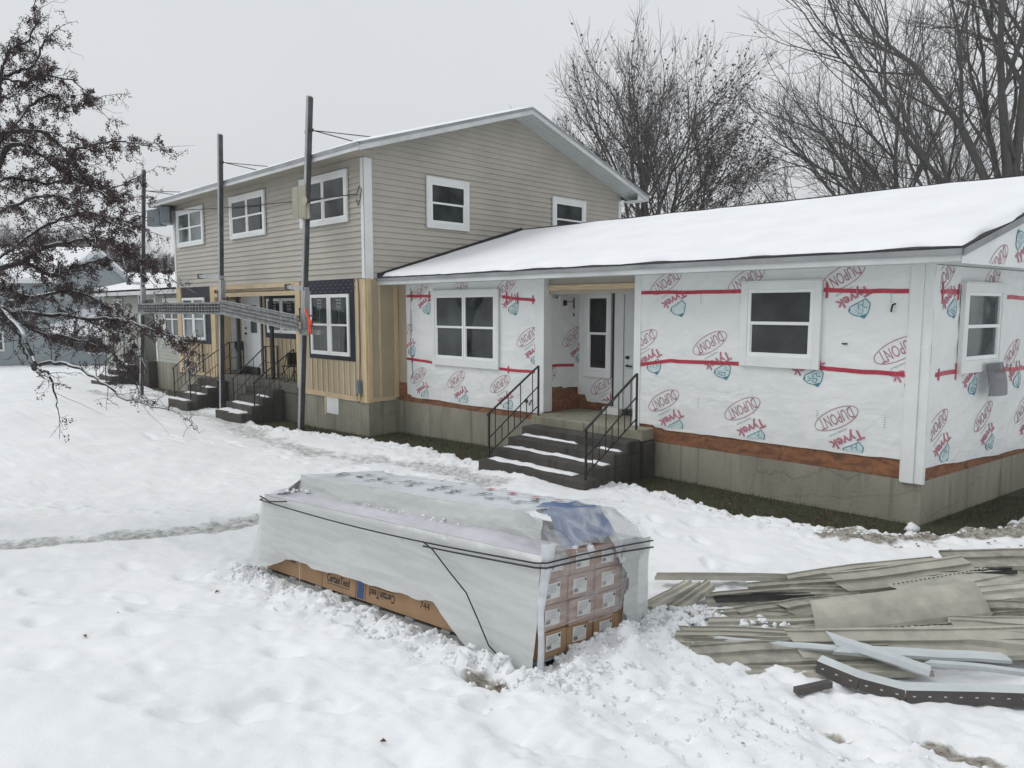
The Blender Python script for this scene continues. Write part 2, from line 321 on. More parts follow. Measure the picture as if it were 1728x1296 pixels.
# flat overcast cloud layer, a shade brighter overhead-left than over the roofs
tcw = nt.nodes.new('ShaderNodeTexCoord'); nw = nt.nodes.new('ShaderNodeTexNoise'); nw.inputs['Scale'].default_value = 1.3; nw.inputs['Detail'].default_value = 3
nt.links.new(tcw.outputs['Generated'], nw.inputs['Vector'])
rw = nt.nodes.new('ShaderNodeValToRGB'); rw.color_ramp.elements[0].position = .3; rw.color_ramp.elements[1].position = .75
rw.color_ramp.elements[0].color = (5.75,6.0,6.25,1); rw.color_ramp.elements[1].color = (6.5,6.7,6.9,1)
nt.links.new(nw.outputs['Fac'], rw.inputs[0]); nt.links.new(rw.outputs[0], mxw.inputs[2])
nt.links.new(mxw.outputs[0], bg.inputs[0]); bg.inputs[1].default_value = .108
sd = bpy.data.lights.new('sun', 'SUN'); sd.energy = .95; sd.angle = math.radians(35); sd.color = (1,.98,.95)
so = bpy.data.objects.new('sun', sd); COL.objects.link(so)
dirv = Vector((SUN_DIR.x*math.cos(SUN_EL), SUN_DIR.y*math.cos(SUN_EL), math.sin(SUN_EL)))
so.rotation_euler = dirv.to_track_quat('Z', 'Y').to_euler(); so.location = (0,0,20)
scene.view_settings.view_transform = 'Standard'; scene.view_settings.look = 'None'; scene.view_settings.exposure = .27; scene.view_settings.gamma = 1

# ------------------------------------------------------------------ shared dimensions
L1 = 10.777; D0 = -.809; D2 = 8.19; XL = -L1-10.72; ZF = .527
SK = math.radians(8.7); ED = Vector((math.sin(SK), math.cos(SK), 0)); EN = Vector((math.cos(SK), -math.sin(SK), 0))
PALP = Vector((-4.50,-6.346,-.069)); PA = Vector((0.99669689,0.05754743,0.05730268)); PE = Vector((-0.0495031,0.9898704,-0.133064)); PN = PA.cross(PE)
PLn, PW = 3.81, 1.40

# ------------------------------------------------------------------ ground
ctrl = np.array([
 (0,-.1,-.03),(-2,-.1,-.05),(-4,-.3,-.04),(-6.5,-.2,-.06),(-8.5,0,-.1),(-10.8,-.8,-.17),(-13.1,-.8,-.22),(-17,-1,-.24),(-20,-1,-.25),(-23,-1.2,-.28),(-28,-1,-.28),(-33,0,-.3),
 (.6,2.5,-.03),(1.2,6,0),(3,4,-.05),(6,0,0),(0,-1.5,-.04),(-3,-1.8,-.04),(-5,-2,-.04),(-8,-2.3,-.15),(-12.7,-1.5,-.21),(-17,-2,-.24),(-23,-2,-.28),
 (-.7,-6.13,-.03),(-4.5,-6.35,-.27),(-.77,-4.8,-.14),(-4.57,-4.96,-.36),(-2.6,-6.24,-.15),(-2.6,-3.6,-.2),(-2.5,-2.7,-.13),(.5,-3,-.12),(1.5,-2,-.10),(1.5,-4.2,-.10),(.3,-4.8,-.08),(0,-4,-.12),(1.0,-4.6,-.08),
 (-.9,-6.5,.08),(-1.6,-7.8,.06),(-3.3,-8.6,.05),(.4,-5.9,.06),(1.8,-5,.04),(2.6,-7,.2),(2.6,-9.7,.3),(-1,-10,.2),(-7.4,-7.6,-.22),(-6.8,-5.3,-.3),(-10,-5,-.3),(-15,-5,-.33),(-25,-5,-.33),(-31,-4,-.33),(-10,-12,-.2),(-20,-14,-.3),(-40,-10,-.5),(-40,10,-.5),(8,-8,.3),(10,-20,.3),(-10,-25,0),(-42,-30,-.6),(12,12,0),(-5,16,-.2),(-20,16,-.3),(10,40,-.4),(-60,60,-1),(-90,0,-1),(-60,-60,-1),(40,-40,.5),(60,40,0)])
def _phi(r): return r
_A = np.zeros((len(ctrl)+3,)*2); _d = np.sqrt(((ctrl[:,None,:2]-ctrl[None,:,:2])**2).sum(-1)); n0 = len(ctrl)
_A[:n0,:n0] = _d+np.eye(n0)*-.02; _A[:n0,n0] = 1; _A[n0,:n0] = 1; _A[:n0,n0+1:n0+3] = ctrl[:,:2]; _A[n0+1:n0+3,:n0] = ctrl[:,:2].T
_w = np.linalg.solve(_A, np.concatenate([ctrl[:,2],[0,0,0]]))
def gbase(x, y):
    x = np.asarray(x, float); y = np.asarray(y, float); xs = np.clip(x, -95, 65); ys = np.clip(y, -65, 65); out = np.full(x.shape, _w[n0])+_w[n0+1]*xs+_w[n0+2]*ys
    for i in range(n0): out = out+_w[i]*np.sqrt((xs-ctrl[i,0])**2+(ys-ctrl[i,1])**2)
    return out
edge_pts = [(-60,-.5),(-30,-.6),(-25.1,-.65),(-21.6,-.95),(-18,-1.3),(-15.6,-1.35),(-14.2,-1.75),(-12,-1.6),(-10.6,-1.25),(-8.5,-1.15),(-7,-1.25),(-6.3,-1.35),(-4.4,-1.0),(-3.2,-1.02),(-1.7,-1.25),(-.6,-1.12),(0,-.85),(.42,-.2),(.9,.75),(1.6,3.5),(2.6,8),(2.8,30)]
def dist_poly(x, y, pts):
    best = np.full(x.shape, 1e9); tt = np.zeros(x.shape)
    for i in range(len(pts)-1):
        ax, ay = pts[i]; bx, by = pts[i+1]; dx, dy = bx-ax, by-ay
        t = np.clip(((x-ax)*dx+(y-ay)*dy)/(dx*dx+dy*dy), 0, 1)
        d = np.hypot(x-ax-t*dx, y-ay-t*dy); k = d < best; best = np.where(k, d, best); tt = np.where(k, i+t, tt)
    return best, tt
def bare_mask(x, y):                     # 1 where snow has melted beside the foundation
    sd, t = dist_poly(x, y, edge_pts)
    ex = np.interp(x, [p[0] for p in edge_pts], [p[1] for p in edge_pts])
    side = np.where(y > ex, 1.0, -1.0)
    v = side*sd+fbm(x*2.3, y*2.3, 4, 5)*.13+fbm(x*9, y*9, 3, 8)*.07
    near = (x > -32.5) & (y < 9) & (x < 3)
    return smooth(-.02, .07, v)*near
track = [(-14,-13),(-9.5,-10.5),(-7.6,-8.13),(-7.36,-7.57),(-7.02,-6.66),(-6.82,-5.98),(-6.78,-5.27),(-6.3,-4.4),(-5.5,-3.6),(-4.6,-2.9)]
path = [(-26,-2.2),(-20.5,-2.0),(-15.3,-1.9),(-12.9,-2.4),(-10.6,-2.6),(-9.1,-2.4),(-6.8,-1.95),(-5.3,-2.2)]
feet = [(-4.9,-7.0,.14,.05),(-5.6,-7.3,.14,.05),(-6.2,-8.3,.2,.06),(-2.9,-7.1,.12,.05),(-.4,-7.5,.16,.07),(.1,-6.8,.12,.06),(-2.6,-8.1,.13,.05),(-4.4,-8.4,.15,.06),(1.3,-6.2,.15,.06),(-3,-2.9,.2,.05),(-1,-2.6,.2,.05),(-2,-1.9,.16,.05),(-1.56,-7.88,.16,.1),(-3.26,-8.62,.2,.08),(-2.24,-7.27,.16,.1),(-1.56,-7.62,.1,.05),(-4.1,-7.6,.3,.05),(1.2,-5.6,.25,.08),(.3,-6.2,.3,.06),(-5,-9,.3,.05),(-3.5,-7.9,.2,.06),(-.2,-6.9,.2,.07),(.8,-6.4,.14,.08)]
holes = [(-.86,-6.50,.17),(1.66,-5.05,.20),(1.05,-5.35,.1)]
PRINTS = []
_rp = random.Random(4)
for tr_ in ([(-11,-8.5),(-8,-6.2),(-5.6,-4.6),(-3.6,-2.9),(-4.6,-2.2)], [(-2.2,-8.6),(-1.0,-7.2),(.2,-5.9),(.1,-5.4)], [(-15,-4.2),(-11.5,-3.0),(-8.5,-3.2),(-6.2,-2.3)], [(-9.2,-12),(-6.4,-9.2),(-4.6,-7.9),(-3.4,-7.2)], [(2.4,-7),(1.5,-5.7),(.5,-5.4)], [(-.3,-3.6),(-1.4,-2.6),(-3.2,-2.0)]):
    sd_ = 1
    for (ax, ay), (bx, by) in zip(tr_[:-1], tr_[1:]):
        l = math.hypot(bx-ax, by-ay); ca, sa = (bx-ax)/l, (by-ay)/l
        for k in range(int(l/.42)):
            t = (k+.5)*.42+_rp.uniform(-.05,.05); o_ = sd_*.11+_rp.uniform(-.03,.03); sd_ = -sd_; an = math.atan2(sa, ca)+_rp.uniform(-.2,.2); PRINTS.append((ax+ca*t-sa*o_, ay+sa*t+ca*o_, math.cos(an), math.sin(an)))
def ground_z(x, y):
    g = gbase(x, y); bm = bare_mask(x, y)
    fade = smooth(60, 25, np.hypot(x, y))
    g = g+(1-bm)*(.075+fbm(x*.8, y*.8, 3, 1)*.05*fade)
    g = g+(1-bm)*fbm(x*4.2, y*4.2, 4, 2)*.026*fade+(1-bm)*np.abs(fbm(x*7.5, y*7.5, 3, 44))*.022*smooth(.42,.6,vnoise(x*.9,y*.9,91))*fade
    lump = np.abs(fbm(x*5.5, y*5.5, 3, 3)); 
    # churned snow round the pallet, along the house, and in the foreground
    rx, ry = x-PALP.x, y-PALP.y; s = rx*PA.x+ry*PA.y; t = rx*PE.x+ry*PE.y
    dx = np.maximum(np.maximum(-s, s-PLn), 0); dy = np.maximum(np.maximum(-t, t-PW), 0); dp = np.hypot(dx, dy)
    inside = (s > .05) & (s < PLn-.05) & (t > .05) & (t < PW-.05)
    ch = smooth(.95, .08, dp)*.9
    fg = smooth(3.2, .6, np.hypot((x-.4)/1.6, (y+5.9)/1.0))*.5
    hs_, _ = dist_poly(x, y, edge_pts); he = smooth(.9, .1, hs_)*.6
    ch = np.maximum(np.maximum(ch, fg), he)*(1-bm)
    g = g+ch*((.5-lump)*.15+fbm(x*14, y*14, 3, 4)*.04+(np.abs(fbm(x*9, y*9, 3, 46))-.25)*.07)-ch*.03
    # mound against the carton ends and along the front runner
    g = g+.25*np.exp(-(((s-PLn-.26)/.28)**2+((t-.55)/.55)**2))*(.8+.6*fbm(x*7, y*7, 3, 9))+.13*np.exp(-(((s-PLn-.35)/.5)**2+((t-1.5)/.5)**2))
    g = g+.03*np.exp(-(((t+.16)/.12)**2))*(s > -.3)*(s < PLn+.3)*(1+1.4*fbm(x*8, y*8, 3, 12))
    g = np.where(inside, np.minimum(g, gbase(x, y)-.06), g)
    # trodden, slushy tracks
    d, _ = dist_poly(x, y, track); k = smooth(.42, .12, d+fbm(x*3, y*3, 3, 21)*.12); g = g-k*.055+k*fbm(x*11, y*11, 3, 22)*.022
    d, _ = dist_poly(x, y, path); k = smooth(.6, .15, d+fbm(x*2, y*2, 3, 23)*.2); g = g-k*.045+k*fbm(x*9, y*9, 3, 24)*.03
    for fx, fy, fr, fd in feet:
        g = g-fd*np.exp(-(((x-fx)/fr)**2+((y-fy)/(fr*.6))**2)**1.5)
    for px_, py_, ca, sa in PRINTS:
        m_ = (np.abs(x-px_) < .4) & (np.abs(y-py_) < .4)
        if not m_.any(): continue
        xx = x[m_]-px_; yy = y[m_]-py_; a1 = (xx*ca+yy*sa)/.15; b1 = (-xx*sa+yy*ca)/.065; rr_ = np.sqrt(a1*a1+b1*b1)
        g[m_] = g[m_]-.055*np.exp(-rr_**4)+.016*np.exp(-((rr_-1.45)/.3)**2)
    for fx, fy, fr in holes:
        g = g-.11*np.exp(-(((x-fx)/(fr*1.5))**2+((y-fy)/fr)**2)**2)
    # a shallow smooth hollow where an old path crosses the lawn
    g = g-.05*np.exp(-(((x+10)/2.5)**2+((y+6.2)/1.3)**2))
    return g
def axis(dense0, dense1, step, lo, hi, grow=1.04):
    a = list(np.arange(dense0, dense1+1e-6, step)); s = step
    while a[-1] < hi: s *= grow; a.append(a[-1]+s)
    s = step; b = [a[0]]
    while b[-1] > lo: s *= grow; b.append(b[-1]-s)
    return np.array(b[:0:-1]+a)
gx = axis(-9, 2.8, .034, -255, 150); gy = axis(-9.2, .6, .034, -150, 255)
GX, GY = np.meshgrid(gx, gy); GZ = ground_z(GX, GY)
nx, ny = len(gx), len(gy)
verts = np.stack([GX.ravel(), GY.ravel(), GZ.ravel()], 1).astype(np.float32)
i = np.arange(ny-1)[:,None]*nx+np.arange(nx-1)[None,:]; faces = np.stack([i, i+1, i+nx+1, i+nx], -1).reshape(-1, 4).astype(np.int32)
me = bpy.data.meshes.new('ground'); me.vertices.add(len(verts)); me.vertices.foreach_set('co', verts.ravel())
me.loops.add(faces.size); me.loops.foreach_set('vertex_index', faces.ravel()); me.polygons.add(len(faces))
me.polygons.foreach_set('loop_start', np.arange(len(faces), dtype=np.int32)*4); me.polygons.foreach_set('use_smooth', np.ones(len(faces), bool)); me.update()
BM = bare_mask(GX, GY)
SL = np.zeros_like(BM)
d, _ = dist_poly(GX, GY, track); SL = np.maximum(SL, smooth(.36, .08, d+fbm(GX*3, GY*3, 3, 21)*.14)*.85)
d, _ = dist_poly(GX, GY, path); SL = np.maximum(SL, smooth(.5, .1, d+fbm(GX*2, GY*2, 3, 23)*.3)*.6)
eb = [(-.6,-1.3),(0,-1.05),(.5,-.4),(1,.55),(1.7,3)]; d, _ = dist_poly(GX, GY, eb); MUD = smooth(.38, .06, d+fbm(GX*4, GY*4, 3, 31)*.35)*.7
for fx, fy, fr in holes: MUD = np.maximum(MUD, np.exp(-(((GX-fx)/(fr*1.25))**2+((GY-fy)/(fr*.8))**2)**2)*1.0)
att = me.attributes.new('cover', 'FLOAT_COLOR', 'POINT')
att.data.foreach_set('color', np.stack([BM, SL, MUD, np.ones_like(BM)], -1).astype(np.float32).ravel())
gm = bpy.data.materials.new('snowy_lawn'); gm.use_nodes = True; nt = gm.node_tree; N = nt.nodes; L = nt.links; b = N['Principled BSDF']
b.inputs['Roughness'].default_value = .7; b.inputs['Specular IOR Level'].default_value = .3
at = N.new('ShaderNodeAttribute'); at.attribute_name = 'cover'; sp = N.new('ShaderNodeSeparateColor'); L.new(at.outputs['Color'], sp.inputs[0])
tc = N.new('ShaderNodeTexCoord')
def noise(scale, det=6, rough=.6, dist=0):
    n = N.new('ShaderNodeTexNoise'); n.inputs['Scale'].default_value = scale; n.inputs['Detail'].default_value = det; n.inputs['Roughness'].default_value = rough; n.inputs['Distortion'].default_value = dist
    L.new(tc.outputs['Object'], n.inputs['Vector']); return n
def ramp(src, p0, c0, p1, c1):
    r = N.new('ShaderNodeValToRGB'); L.new(src, r.inputs[0]); r.color_ramp.elements[0].position = p0; r.color_ramp.elements[1].position = p1
    r.color_ramp.elements[0].color = (*c0, 1); r.color_ramp.elements[1].color = (*c1, 1); return r
sn = ramp(noise(.9, 9).outputs['Fac'], .3, (.80,.82,.84), .66, (.88,.895,.91))
slush = ramp(noise(9, 6, .7).outputs['Fac'], .35, (.27,.275,.255), .6, (.66,.68,.68))
mud = ramp(noise(14, 6, .7).outputs['Fac'], .35, (.09,.078,.055), .6, (.40,.38,.33))
soil = ramp(noise(16, 8, .7).outputs['Fac'], .35, (.022,.022,.013), .65, (.085,.075,.045))
def mixf(fac, a, b_):
    m_ = N.new('ShaderNodeMixRGB'); L.new(fac, m_.inputs[0]); L.new(a, m_.inputs[1]); L.new(b_, m_.inputs[2]); return m_
def breakup(ch, ns, amt):
    a = N.new('ShaderNodeMath'); a.operation = 'MULTIPLY_ADD'; L.new(ns.outputs['Fac'], a.inputs[0]); a.inputs[1].default_value = amt; a.inputs[2].default_value = -amt*.5
    ad = N.new('ShaderNodeMath'); ad.operation = 'ADD'; L.new(ch, ad.inputs[0]); L.new(a.outputs[0], ad.inputs[1])
    r = N.new('ShaderNodeMapRange'); r.inputs[1].default_value = .35; r.inputs[2].default_value = .65; L.new(ad.outputs[0], r.inputs[0]); return r.outputs[0]
ns = noise(11, 6, .7)
m1 = mixf(breakup(sp.outputs[1], ns, .9), sn.outputs[0], slush.outputs[0])
m2 = mixf(breakup(sp.outputs[2], ns, .9), m1.outputs[0], mud.outputs[0])
m3 = mixf(breakup(sp.outputs[0], ns, .35), m2.outputs[0], soil.outputs[0])
L.new(m3.outputs[0], b.inputs['Base Color'])
bn = noise(45, 7, .7); bp = N.new('ShaderNodeBump'); bp.inputs['Strength'].default_value = .35; bp.inputs['Distance'].default_value = .025
L.new(bn.outputs['Fac'], bp.inputs['Height']); L.new(bp.outputs[0], b.inputs['Normal'])
me.materials.append(gm)
go = bpy.data.objects.new('ground', me); COL.objects.link(go); tag(go, 'snow covered lawn with bare strips along the foundation', 'ground', kind='structure')
def gz(x, y): return float(ground_z(np.array([float(x)]), np.array([float(y)]))[0])
def gzv(xs, ys): return ground_z(np.array(xs, float), np.array(ys, float))

# ------------------------------------------------------------------ clumps, grass, leaves (uncountable)
rng = np.random.default_rng(3)
ico_v = []; t_ = (1+5**.5)/2
for a_ in (-1, 1):
    for b_ in (-t_, t_): ico_v += [(a_, b_, 0), (0, a_, b_), (b_, 0, a_)]
def lump_geo(mb, c, r, seed, m=0):
    rg = random.Random(seed); n = 8; rings = 5; b = len(mb.v); sx, sy, sz = [rg.uniform(.7, 1.3) for _ in range(3)]
    for i_ in range(rings+1):
        th = PI*i_/rings
        for k in range(n):
            ph = 2*PI*k/n; q = r*rg.uniform(.62, 1.25)
            mb.v.append((c[0]+q*sx*math.sin(th)*math.cos(ph), c[1]+q*sy*math.sin(th)*math.sin(ph), c[2]+q*sz*.8*math.cos(th)))
    for i_ in range(rings):
        for k in range(n):
            mb.f.append((b+i_*n+k, b+(i_+1)*n+k, b+(i_+1)*n+(k+1) % n, b+i_*n+(k+1) % n)); mb.m.append(m)
mb = MB(); cl = []
for _ in range(650):                     # along the pallet's front runner and end
    s = random.uniform(-.3, PLn+.25); t = -abs(random.gauss(.0, .16))-.05; cl.append((s, t, random.uniform(.008, .032)*(1.35 if random.random() < .1 else 1)))
for _ in range(520):
    s = PLn+abs(random.gauss(.12, .28)); t = random.uniform(-.35, PW+.5); cl.append((s, t, random.uniform(.008, .03)*(1.5 if random.random() < .12 else 1)))
for _ in range(120):
    s = -abs(random.gauss(.05, .15)); t = random.uniform(-.3, PW); cl.append((s, t, random.uniform(.01, .03)))
pts = [(PALP.x+PA.x*s+PE.x*t, PALP.y+PA.y*s+PE.y*t, r) for s, t, r in cl]
for _ in range(900):                     # ragged edge of the melt line
    i_ = random.uniform(0, len(edge_pts)-3.5)+1.5; k = int(i_); f = i_-k; ax, ay = edge_pts[k]; bx, by = edge_pts[k+1]
    x = ax+(bx-ax)*f; y = ay+(by-ay)*f-random.uniform(.0, .25)
    if x < -26: continue
    pts.append((x, y, random.uniform(.008, .03)))
for _ in range(420):
    x = random.gauss(.3, 1.3); y = random.gauss(-5.75, .45)
    pts.append((x, y, random.uniform(.006, .024)))
zz = gzv([p[0] for p in pts], [p[1] for p in pts])
for k, (x, y, r) in enumerate(pts): lump_geo(mb, (x, y, zz[k]-r*.15), r, k)
o = mb.build('snow_clumps', M['snow'], smooth=True); tag(o, 'loose clumps of wet snow churned up round the pallet and along the melt line', 'snow', kind='stuff')
mb = MB()
gp = []
while len(gp) < 26000:
    x = random.uniform(-14, 2.2); y = random.uniform(-1.6, 2.5)
    if x < -.02 and y > -.02: continue
    if x < -L1 and y > D0: continue
    if (x*EN.x+y*EN.y) < .03 and y > 0: continue
    if -6.3 < x < -3.85 and y > -1.9: continue
    gp.append((x, y))
gp = np.array(gp); bm_ = bare_mask(gp[:,0], gp[:,1]); keep = bm_ > rng.uniform(.3, 1.0, len(gp)); gp = gp[keep]; zz = gzv(gp[:,0], gp[:,1])
for (x, y), z in zip(gp, zz):
    a = random.uniform(0, 2*PI); h = random.uniform(.02, .085); l = random.uniform(.0, .05); wd = random.uniform(.002, .005)
    cx_, sy_ = math.cos(a), math.sin(a)
    mb.poly([(x-sy_*wd, y+cx_*wd, z-.005), (x+sy_*wd, y-cx_*wd, z-.005), (x+cx_*l, y+sy_*l, z+h)])
o = mb.build('grass', M['grass']); tag(o, 'dark matted grass bared beside the foundation', 'grass', kind='stuff')
mb = MB(); lp = []
for _ in range(600): lp.append((random.uniform(-14, 1.2), random.uniform(-1.35, -.1)))
for _ in range(70): lp.append((random.uniform(-8, 3), random.uniform(-8.5, -1.5)))
lp = [(x, y) for x, y in lp if not (-6.3 < x < -3.85 and y > -1.9) and not (x < -L1 and y > D0-.05)]
bm_ = bare_mask(np.array([p[0] for p in lp]), np.array([p[1] for p in lp])); zz = gzv([p[0] for p in lp], [p[1] for p in lp])
for (x, y), z, q in zip(lp, zz, bm_):
    if q < .5 and random.random() < .5: continue
    a = random.uniform(0, 2*PI); r = random.uniform(.012, .035); c_, s_ = math.cos(a), math.sin(a)
    mb.poly([(x+c_*r, y+s_*r, z+.012), (x-s_*r*.5, y+c_*r*.5, z+random.uniform(.01, .03)), (x-c_*r, y-s_*r, z+.012), (x+s_*r*.5, y-c_*r*.5, z+random.uniform(.01, .03))])
o = mb.build('fallen_leaves', M['leaf']); tag(o, 'scattered brown leaves on the bare strip and the snow', 'leaves', kind='stuff')
mb = MB(); lump_geo(mb, (.0,-.28, gz(0,-.28)+.03), .075, 5); tag(mb.build('snow_chunk', M['snow'], smooth=True), 'single lump of snow lying on bare grass at the right house corner', 'snow lump')

# ------------------------------------------------------------------ text and printed marks
_tc = {}
def text_faces(s, bold=0, sx=1.0):
    k = (s, bold)
    if k not in _tc:
        cu = bpy.data.curves.new('t', 'FONT'); cu.body = s; cu.resolution_u = 2; cu.offset = bold; cu.align_x = 'CENTER'; cu.align_y = 'CENTER'
        ob = bpy.data.objects.new('t', cu); COL.objects.link(ob); bpy.context.view_layer.update()
        m_ = bpy.data.meshes.new_from_object(ob); vs = [(v.co.x, v.co.y) for v in m_.vertices]; fs = [tuple(p.vertices) for p in m_.polygons]
        bpy.data.objects.remove(ob); bpy.data.meshes.remove(m_); bpy.data.curves.remove(cu)
        xs = [v[0] for v in vs]; ys = [v[1] for v in vs]; cx, cy = (min(xs)+max(xs))/2, (min(ys)+max(ys))/2; W = max(xs)-min(xs); H = max(ys)-min(ys)
        _tc[k] = ([((v[0]-cx)/W, (v[1]-cy)/H) for v in vs], fs)
    return _tc[k]
def clip_poly(P, lim):
    for ax, val, sg in lim:               # keep sg*(p[ax]-val) >= 0
        out = []
        for i_ in range(len(P)):
            a, b = P[i_-1], P[i_]; da = sg*(a[ax]-val); db = sg*(b[ax]-val)
            if (da >= 0) != (db >= 0):
                t = da/(da-db); out.append((a[0]+(b[0]-a[0])*t, a[1]+(b[1]-a[1])*t))
            if db >= 0: out.append(b)
        P = out
        if len(P) < 3: return []
    return P
class Print:
    def __init__(s, mb, fr, c, ang, n, lim=(), sc=1.0): s.mb, s.fr, s.c, s.a, s.n, s.lim, s.sc = mb, fr, c, ang, n, list(lim), sc
    def q(s, u, v): ca, sa = math.cos(s.a), math.sin(s.a); return (s.c[0]+(u*ca-v*sa)*s.sc, s.c[1]+(u*sa+v*ca)*s.sc)
    def face(s, pts, m, dn=0):
        P = clip_poly([s.q(*p) for p in pts], s.lim)
        if P: s.mb.poly([s.fr.p(a, z, s.n+dn) for a, z in P], m)
    def text(s, t, cx, cy, w_, h_, m, bold=0, dn=0):
        vs, fs = text_faces(t, bold)
        for f in fs: s.face([(cx+vs[i_][0]*w_, cy+vs[i_][1]*h_) for i_ in f], m, dn)
    def line(s, pts, wd, m, closed=False, dn=0):
        n_ = len(pts); rr = range(n_ if closed else n_-1)
        for i_ in rr:
            a = Vector(pts[i_]); b = Vector(pts[(i_+1) % n_]); d_ = (b-a)
            if d_.length < 1e-6: continue
            nn = Vector((-d_.y, d_.x)).normalized()*wd/2; s.face([a-nn, b-nn, b+nn, a+nn], m, dn)
def wd(s_, z):
    a = sfbm(s_*1.3+z*.4, z*1.9+7, 3, 61); r = 1-abs(sfbm(s_*1.5+z*1.1, z*3.1-s_*.8, 3, 62)); r2 = 1-abs(sfbm(s_*2.2-z*1.7, z*2.4+s_*.6, 2, 63))
    return max(0, .005*(a+1)+.022*max(0, r-.62)+.016*max(0, r2-.72))
class FrW(Fr):
    def p(s, a, z, n=0): return s.O+s.A*a+s.N*(n+wd(a+s.O.y*3, z))+Vector((0,0,z))
# material slots of a wrap mesh: 0 wrap 1 red 2 pink 3 teal 4 pale fill 5 grey
WM = [M['wrap'], M['logo_red'], M['logo_pink'], M['logo_teal'], M['logo_fill'], M['logo_grey']]
def wrap_logo(mb, fr, c, ang=math.radians(209), n=.016, lim=(), parts='etf'):
    P = Print(mb, fr, c, ang, n, lim)
    if 'e' in parts:
        el = [(.305*math.cos(2*PI*k/40), .125*math.sin(2*PI*k/40)) for k in range(40)]
        P.line(el, .010, 2, True); P.text('DUPONT', 0, 0, .47, .155, 2, dn=.001)
    if 't' in parts:
        P.text('Tyvek', -.0, .285, .46, .175, 1, bold=.03, dn=.002); P.text('HOMEWRAP', .06, .175, .25, .026, 5)
    if 'f' in parts:
        o_ = [(-.13,.39),(.09,.39),(.13,.43),(.10,.50),(.03,.56),(.0,.60),(-.06,.57),(-.11,.52),(-.15,.47)]
        P.face(o_, 4); P.line(o_, .012, 3, True, .001)
        for ln in ([(-.09,.40),(-.05,.47),(-.1,.5)],[(-.02,.40),(.0,.46),(.05,.47),(.06,.42)],[(-.04,.5),(0,.54),(.04,.51),(.0,.48),(-.04,.5)],[(.05,.49),(.09,.46)],[(-.07,.44),(-.03,.43)],[(-.06,.55),(-.02,.52)]):
            P.line(ln, .009, 3, False, .001)
        P.face([(-.05,.565),(.05,.545),(.0,.605)], 3, .002); P.face([(.09,.39),(.135,.435),(.1,.44)], 3, .002)

# ------------------------------------------------------------------ the house
FW = Fr((0,0,0), (1,0,0), (0,-1,0)); F2 = Fr((0,D0,0), (1,0,0), (0,-1,0)); FG = Fr((-L1,0,0), (0,1,0), (1,0,0)); FE = Fr((0,0,0), ED, EN)
house = empty('apartment_house', (-L1, 0, -.1), 'long tan and white house under renovation with printed wrap and snowy roofs', 'house')

# foundations
mb = MB()
FE.box(mb, 0, 8.5, -1, ZF, -.3, 0); mb.build('foundation', M['concrete'], house, bevel=.01)
mb = MB(); mb.box(-4.0, -.02, .0, .3, -1, ZF); mb.build('foundation', M['concrete'], house, bevel=.01)
mb = MB(); mb.box(-L1+.002, -6.32, .0, .3, -1, ZF+.06); mb.build('foundation', M['concrete'], house, bevel=.01)
mb = MB(); mb.box(-L1-.3, -L1, D0, 3, -1, .62); mb.box(-13.85, -L1-.3, D0, -.5, -1, .62); mb.build('foundation', M['concrete'], house, bevel=.01)
mb = MB(); mb.box(XL, -18.6, D0, 0, -1, .62); mb.build('foundation', M['concrete'], house, bevel=.01)
mb = MB(); mb.box(XL-5, XL-.01, -.03, .3, -1, .72)
mb.build('foundation', M['concrete'], house, bevel=.01)
mb = MB(); F2.box(mb, -12.52, -12.0, .20, .62, .004, .012); F2.box(mb, -12.60, -12.53, .16, .62, .0, .02, 1)
mb.build('crawl_space_cover', [M['white'], M['pine_h']], house)

# plywood strip and house wrap of the low wing
mb = MB(); FW.box(mb, -4.17, 0, ZF, 1.0, -.12, .004); FW.box(mb, -L1, -6.32, ZF+.06, 1.0, -.12, .004)
FE.box(mb, 0, 8.5, ZF, 1.0, -.12, .004)
mb.build('sheathing', M['plywood'], house)
mb = MB(); FW.box(mb, -4.17, 0, 1.0, 3.3, -.12, 0); FW.box(mb, -L1, -6.32, 1.0, 3.3, -.12, 0); FE.box(mb, 0, 8.5, 1.0, 3.3, -.12, 0)
mb.build('wall', M['board'], house)
def wrap_panel(mb, fr, s0, s1, z1, bot, n=.012, step=.055):
    k = max(2, int((s1-s0)/step)); m_ = int((z1-.7)/step); V = []
    for j in range(m_+1):
        for i_ in range(k+1): a = s0+(s1-s0)*i_/k; zb = bot(a); V.append(fr.p(a, zb+(z1-zb)*j/m_, n))
    mb.mesh(V, [(j*(k+1)+i_, j*(k+1)+i_+1, (j+1)*(k+1)+i_+1, (j+1)*(k+1)+i_) for j in range(m_) for i_ in range(k)], 0)
WFW = FrW(FW.O, FW.A, FW.N); WFE = FrW(FE.O, FE.A, FE.N)
wz = lambda s_, k, a: sfbm(s_*k, k*3.3, 4, 40)*a
bR = lambda s_: .775+(-.02 if s_ > -3.7 else .035*(s_ < -3.9))+.008*(s_+2)+wz(s_, 1.3, .03)
bL = lambda s_: .705+wz(s_, 1.6, .035)+(.04 if s_ < -10.3 else 0)
bE = lambda s_: .70-.03*s_+wz(s_, .9, .08)
mb = MB(); wrap_panel(mb, WFW, -4.19, 0, 3.25, bR)
R1 = [-3.72+1.335*k for k in range(3)]; R2 = [-4.14, -2.94, -1.60, -.34]
for x in R1: wrap_logo(mb, WFW, (x, 3.045), lim=[(0,-4.18,1),(0,-.02,-1),(1,3.25,-1)])
for x in R2: wrap_logo(mb, WFW, (x, 2.13), lim=[(0,-4.18,1),(0,-.24,-1)])
for x in R1: wrap_logo(mb, WFW, (x, 1.20), lim=[(0,-4.18,1),(0,-.02,-1),(1,.79,1)])
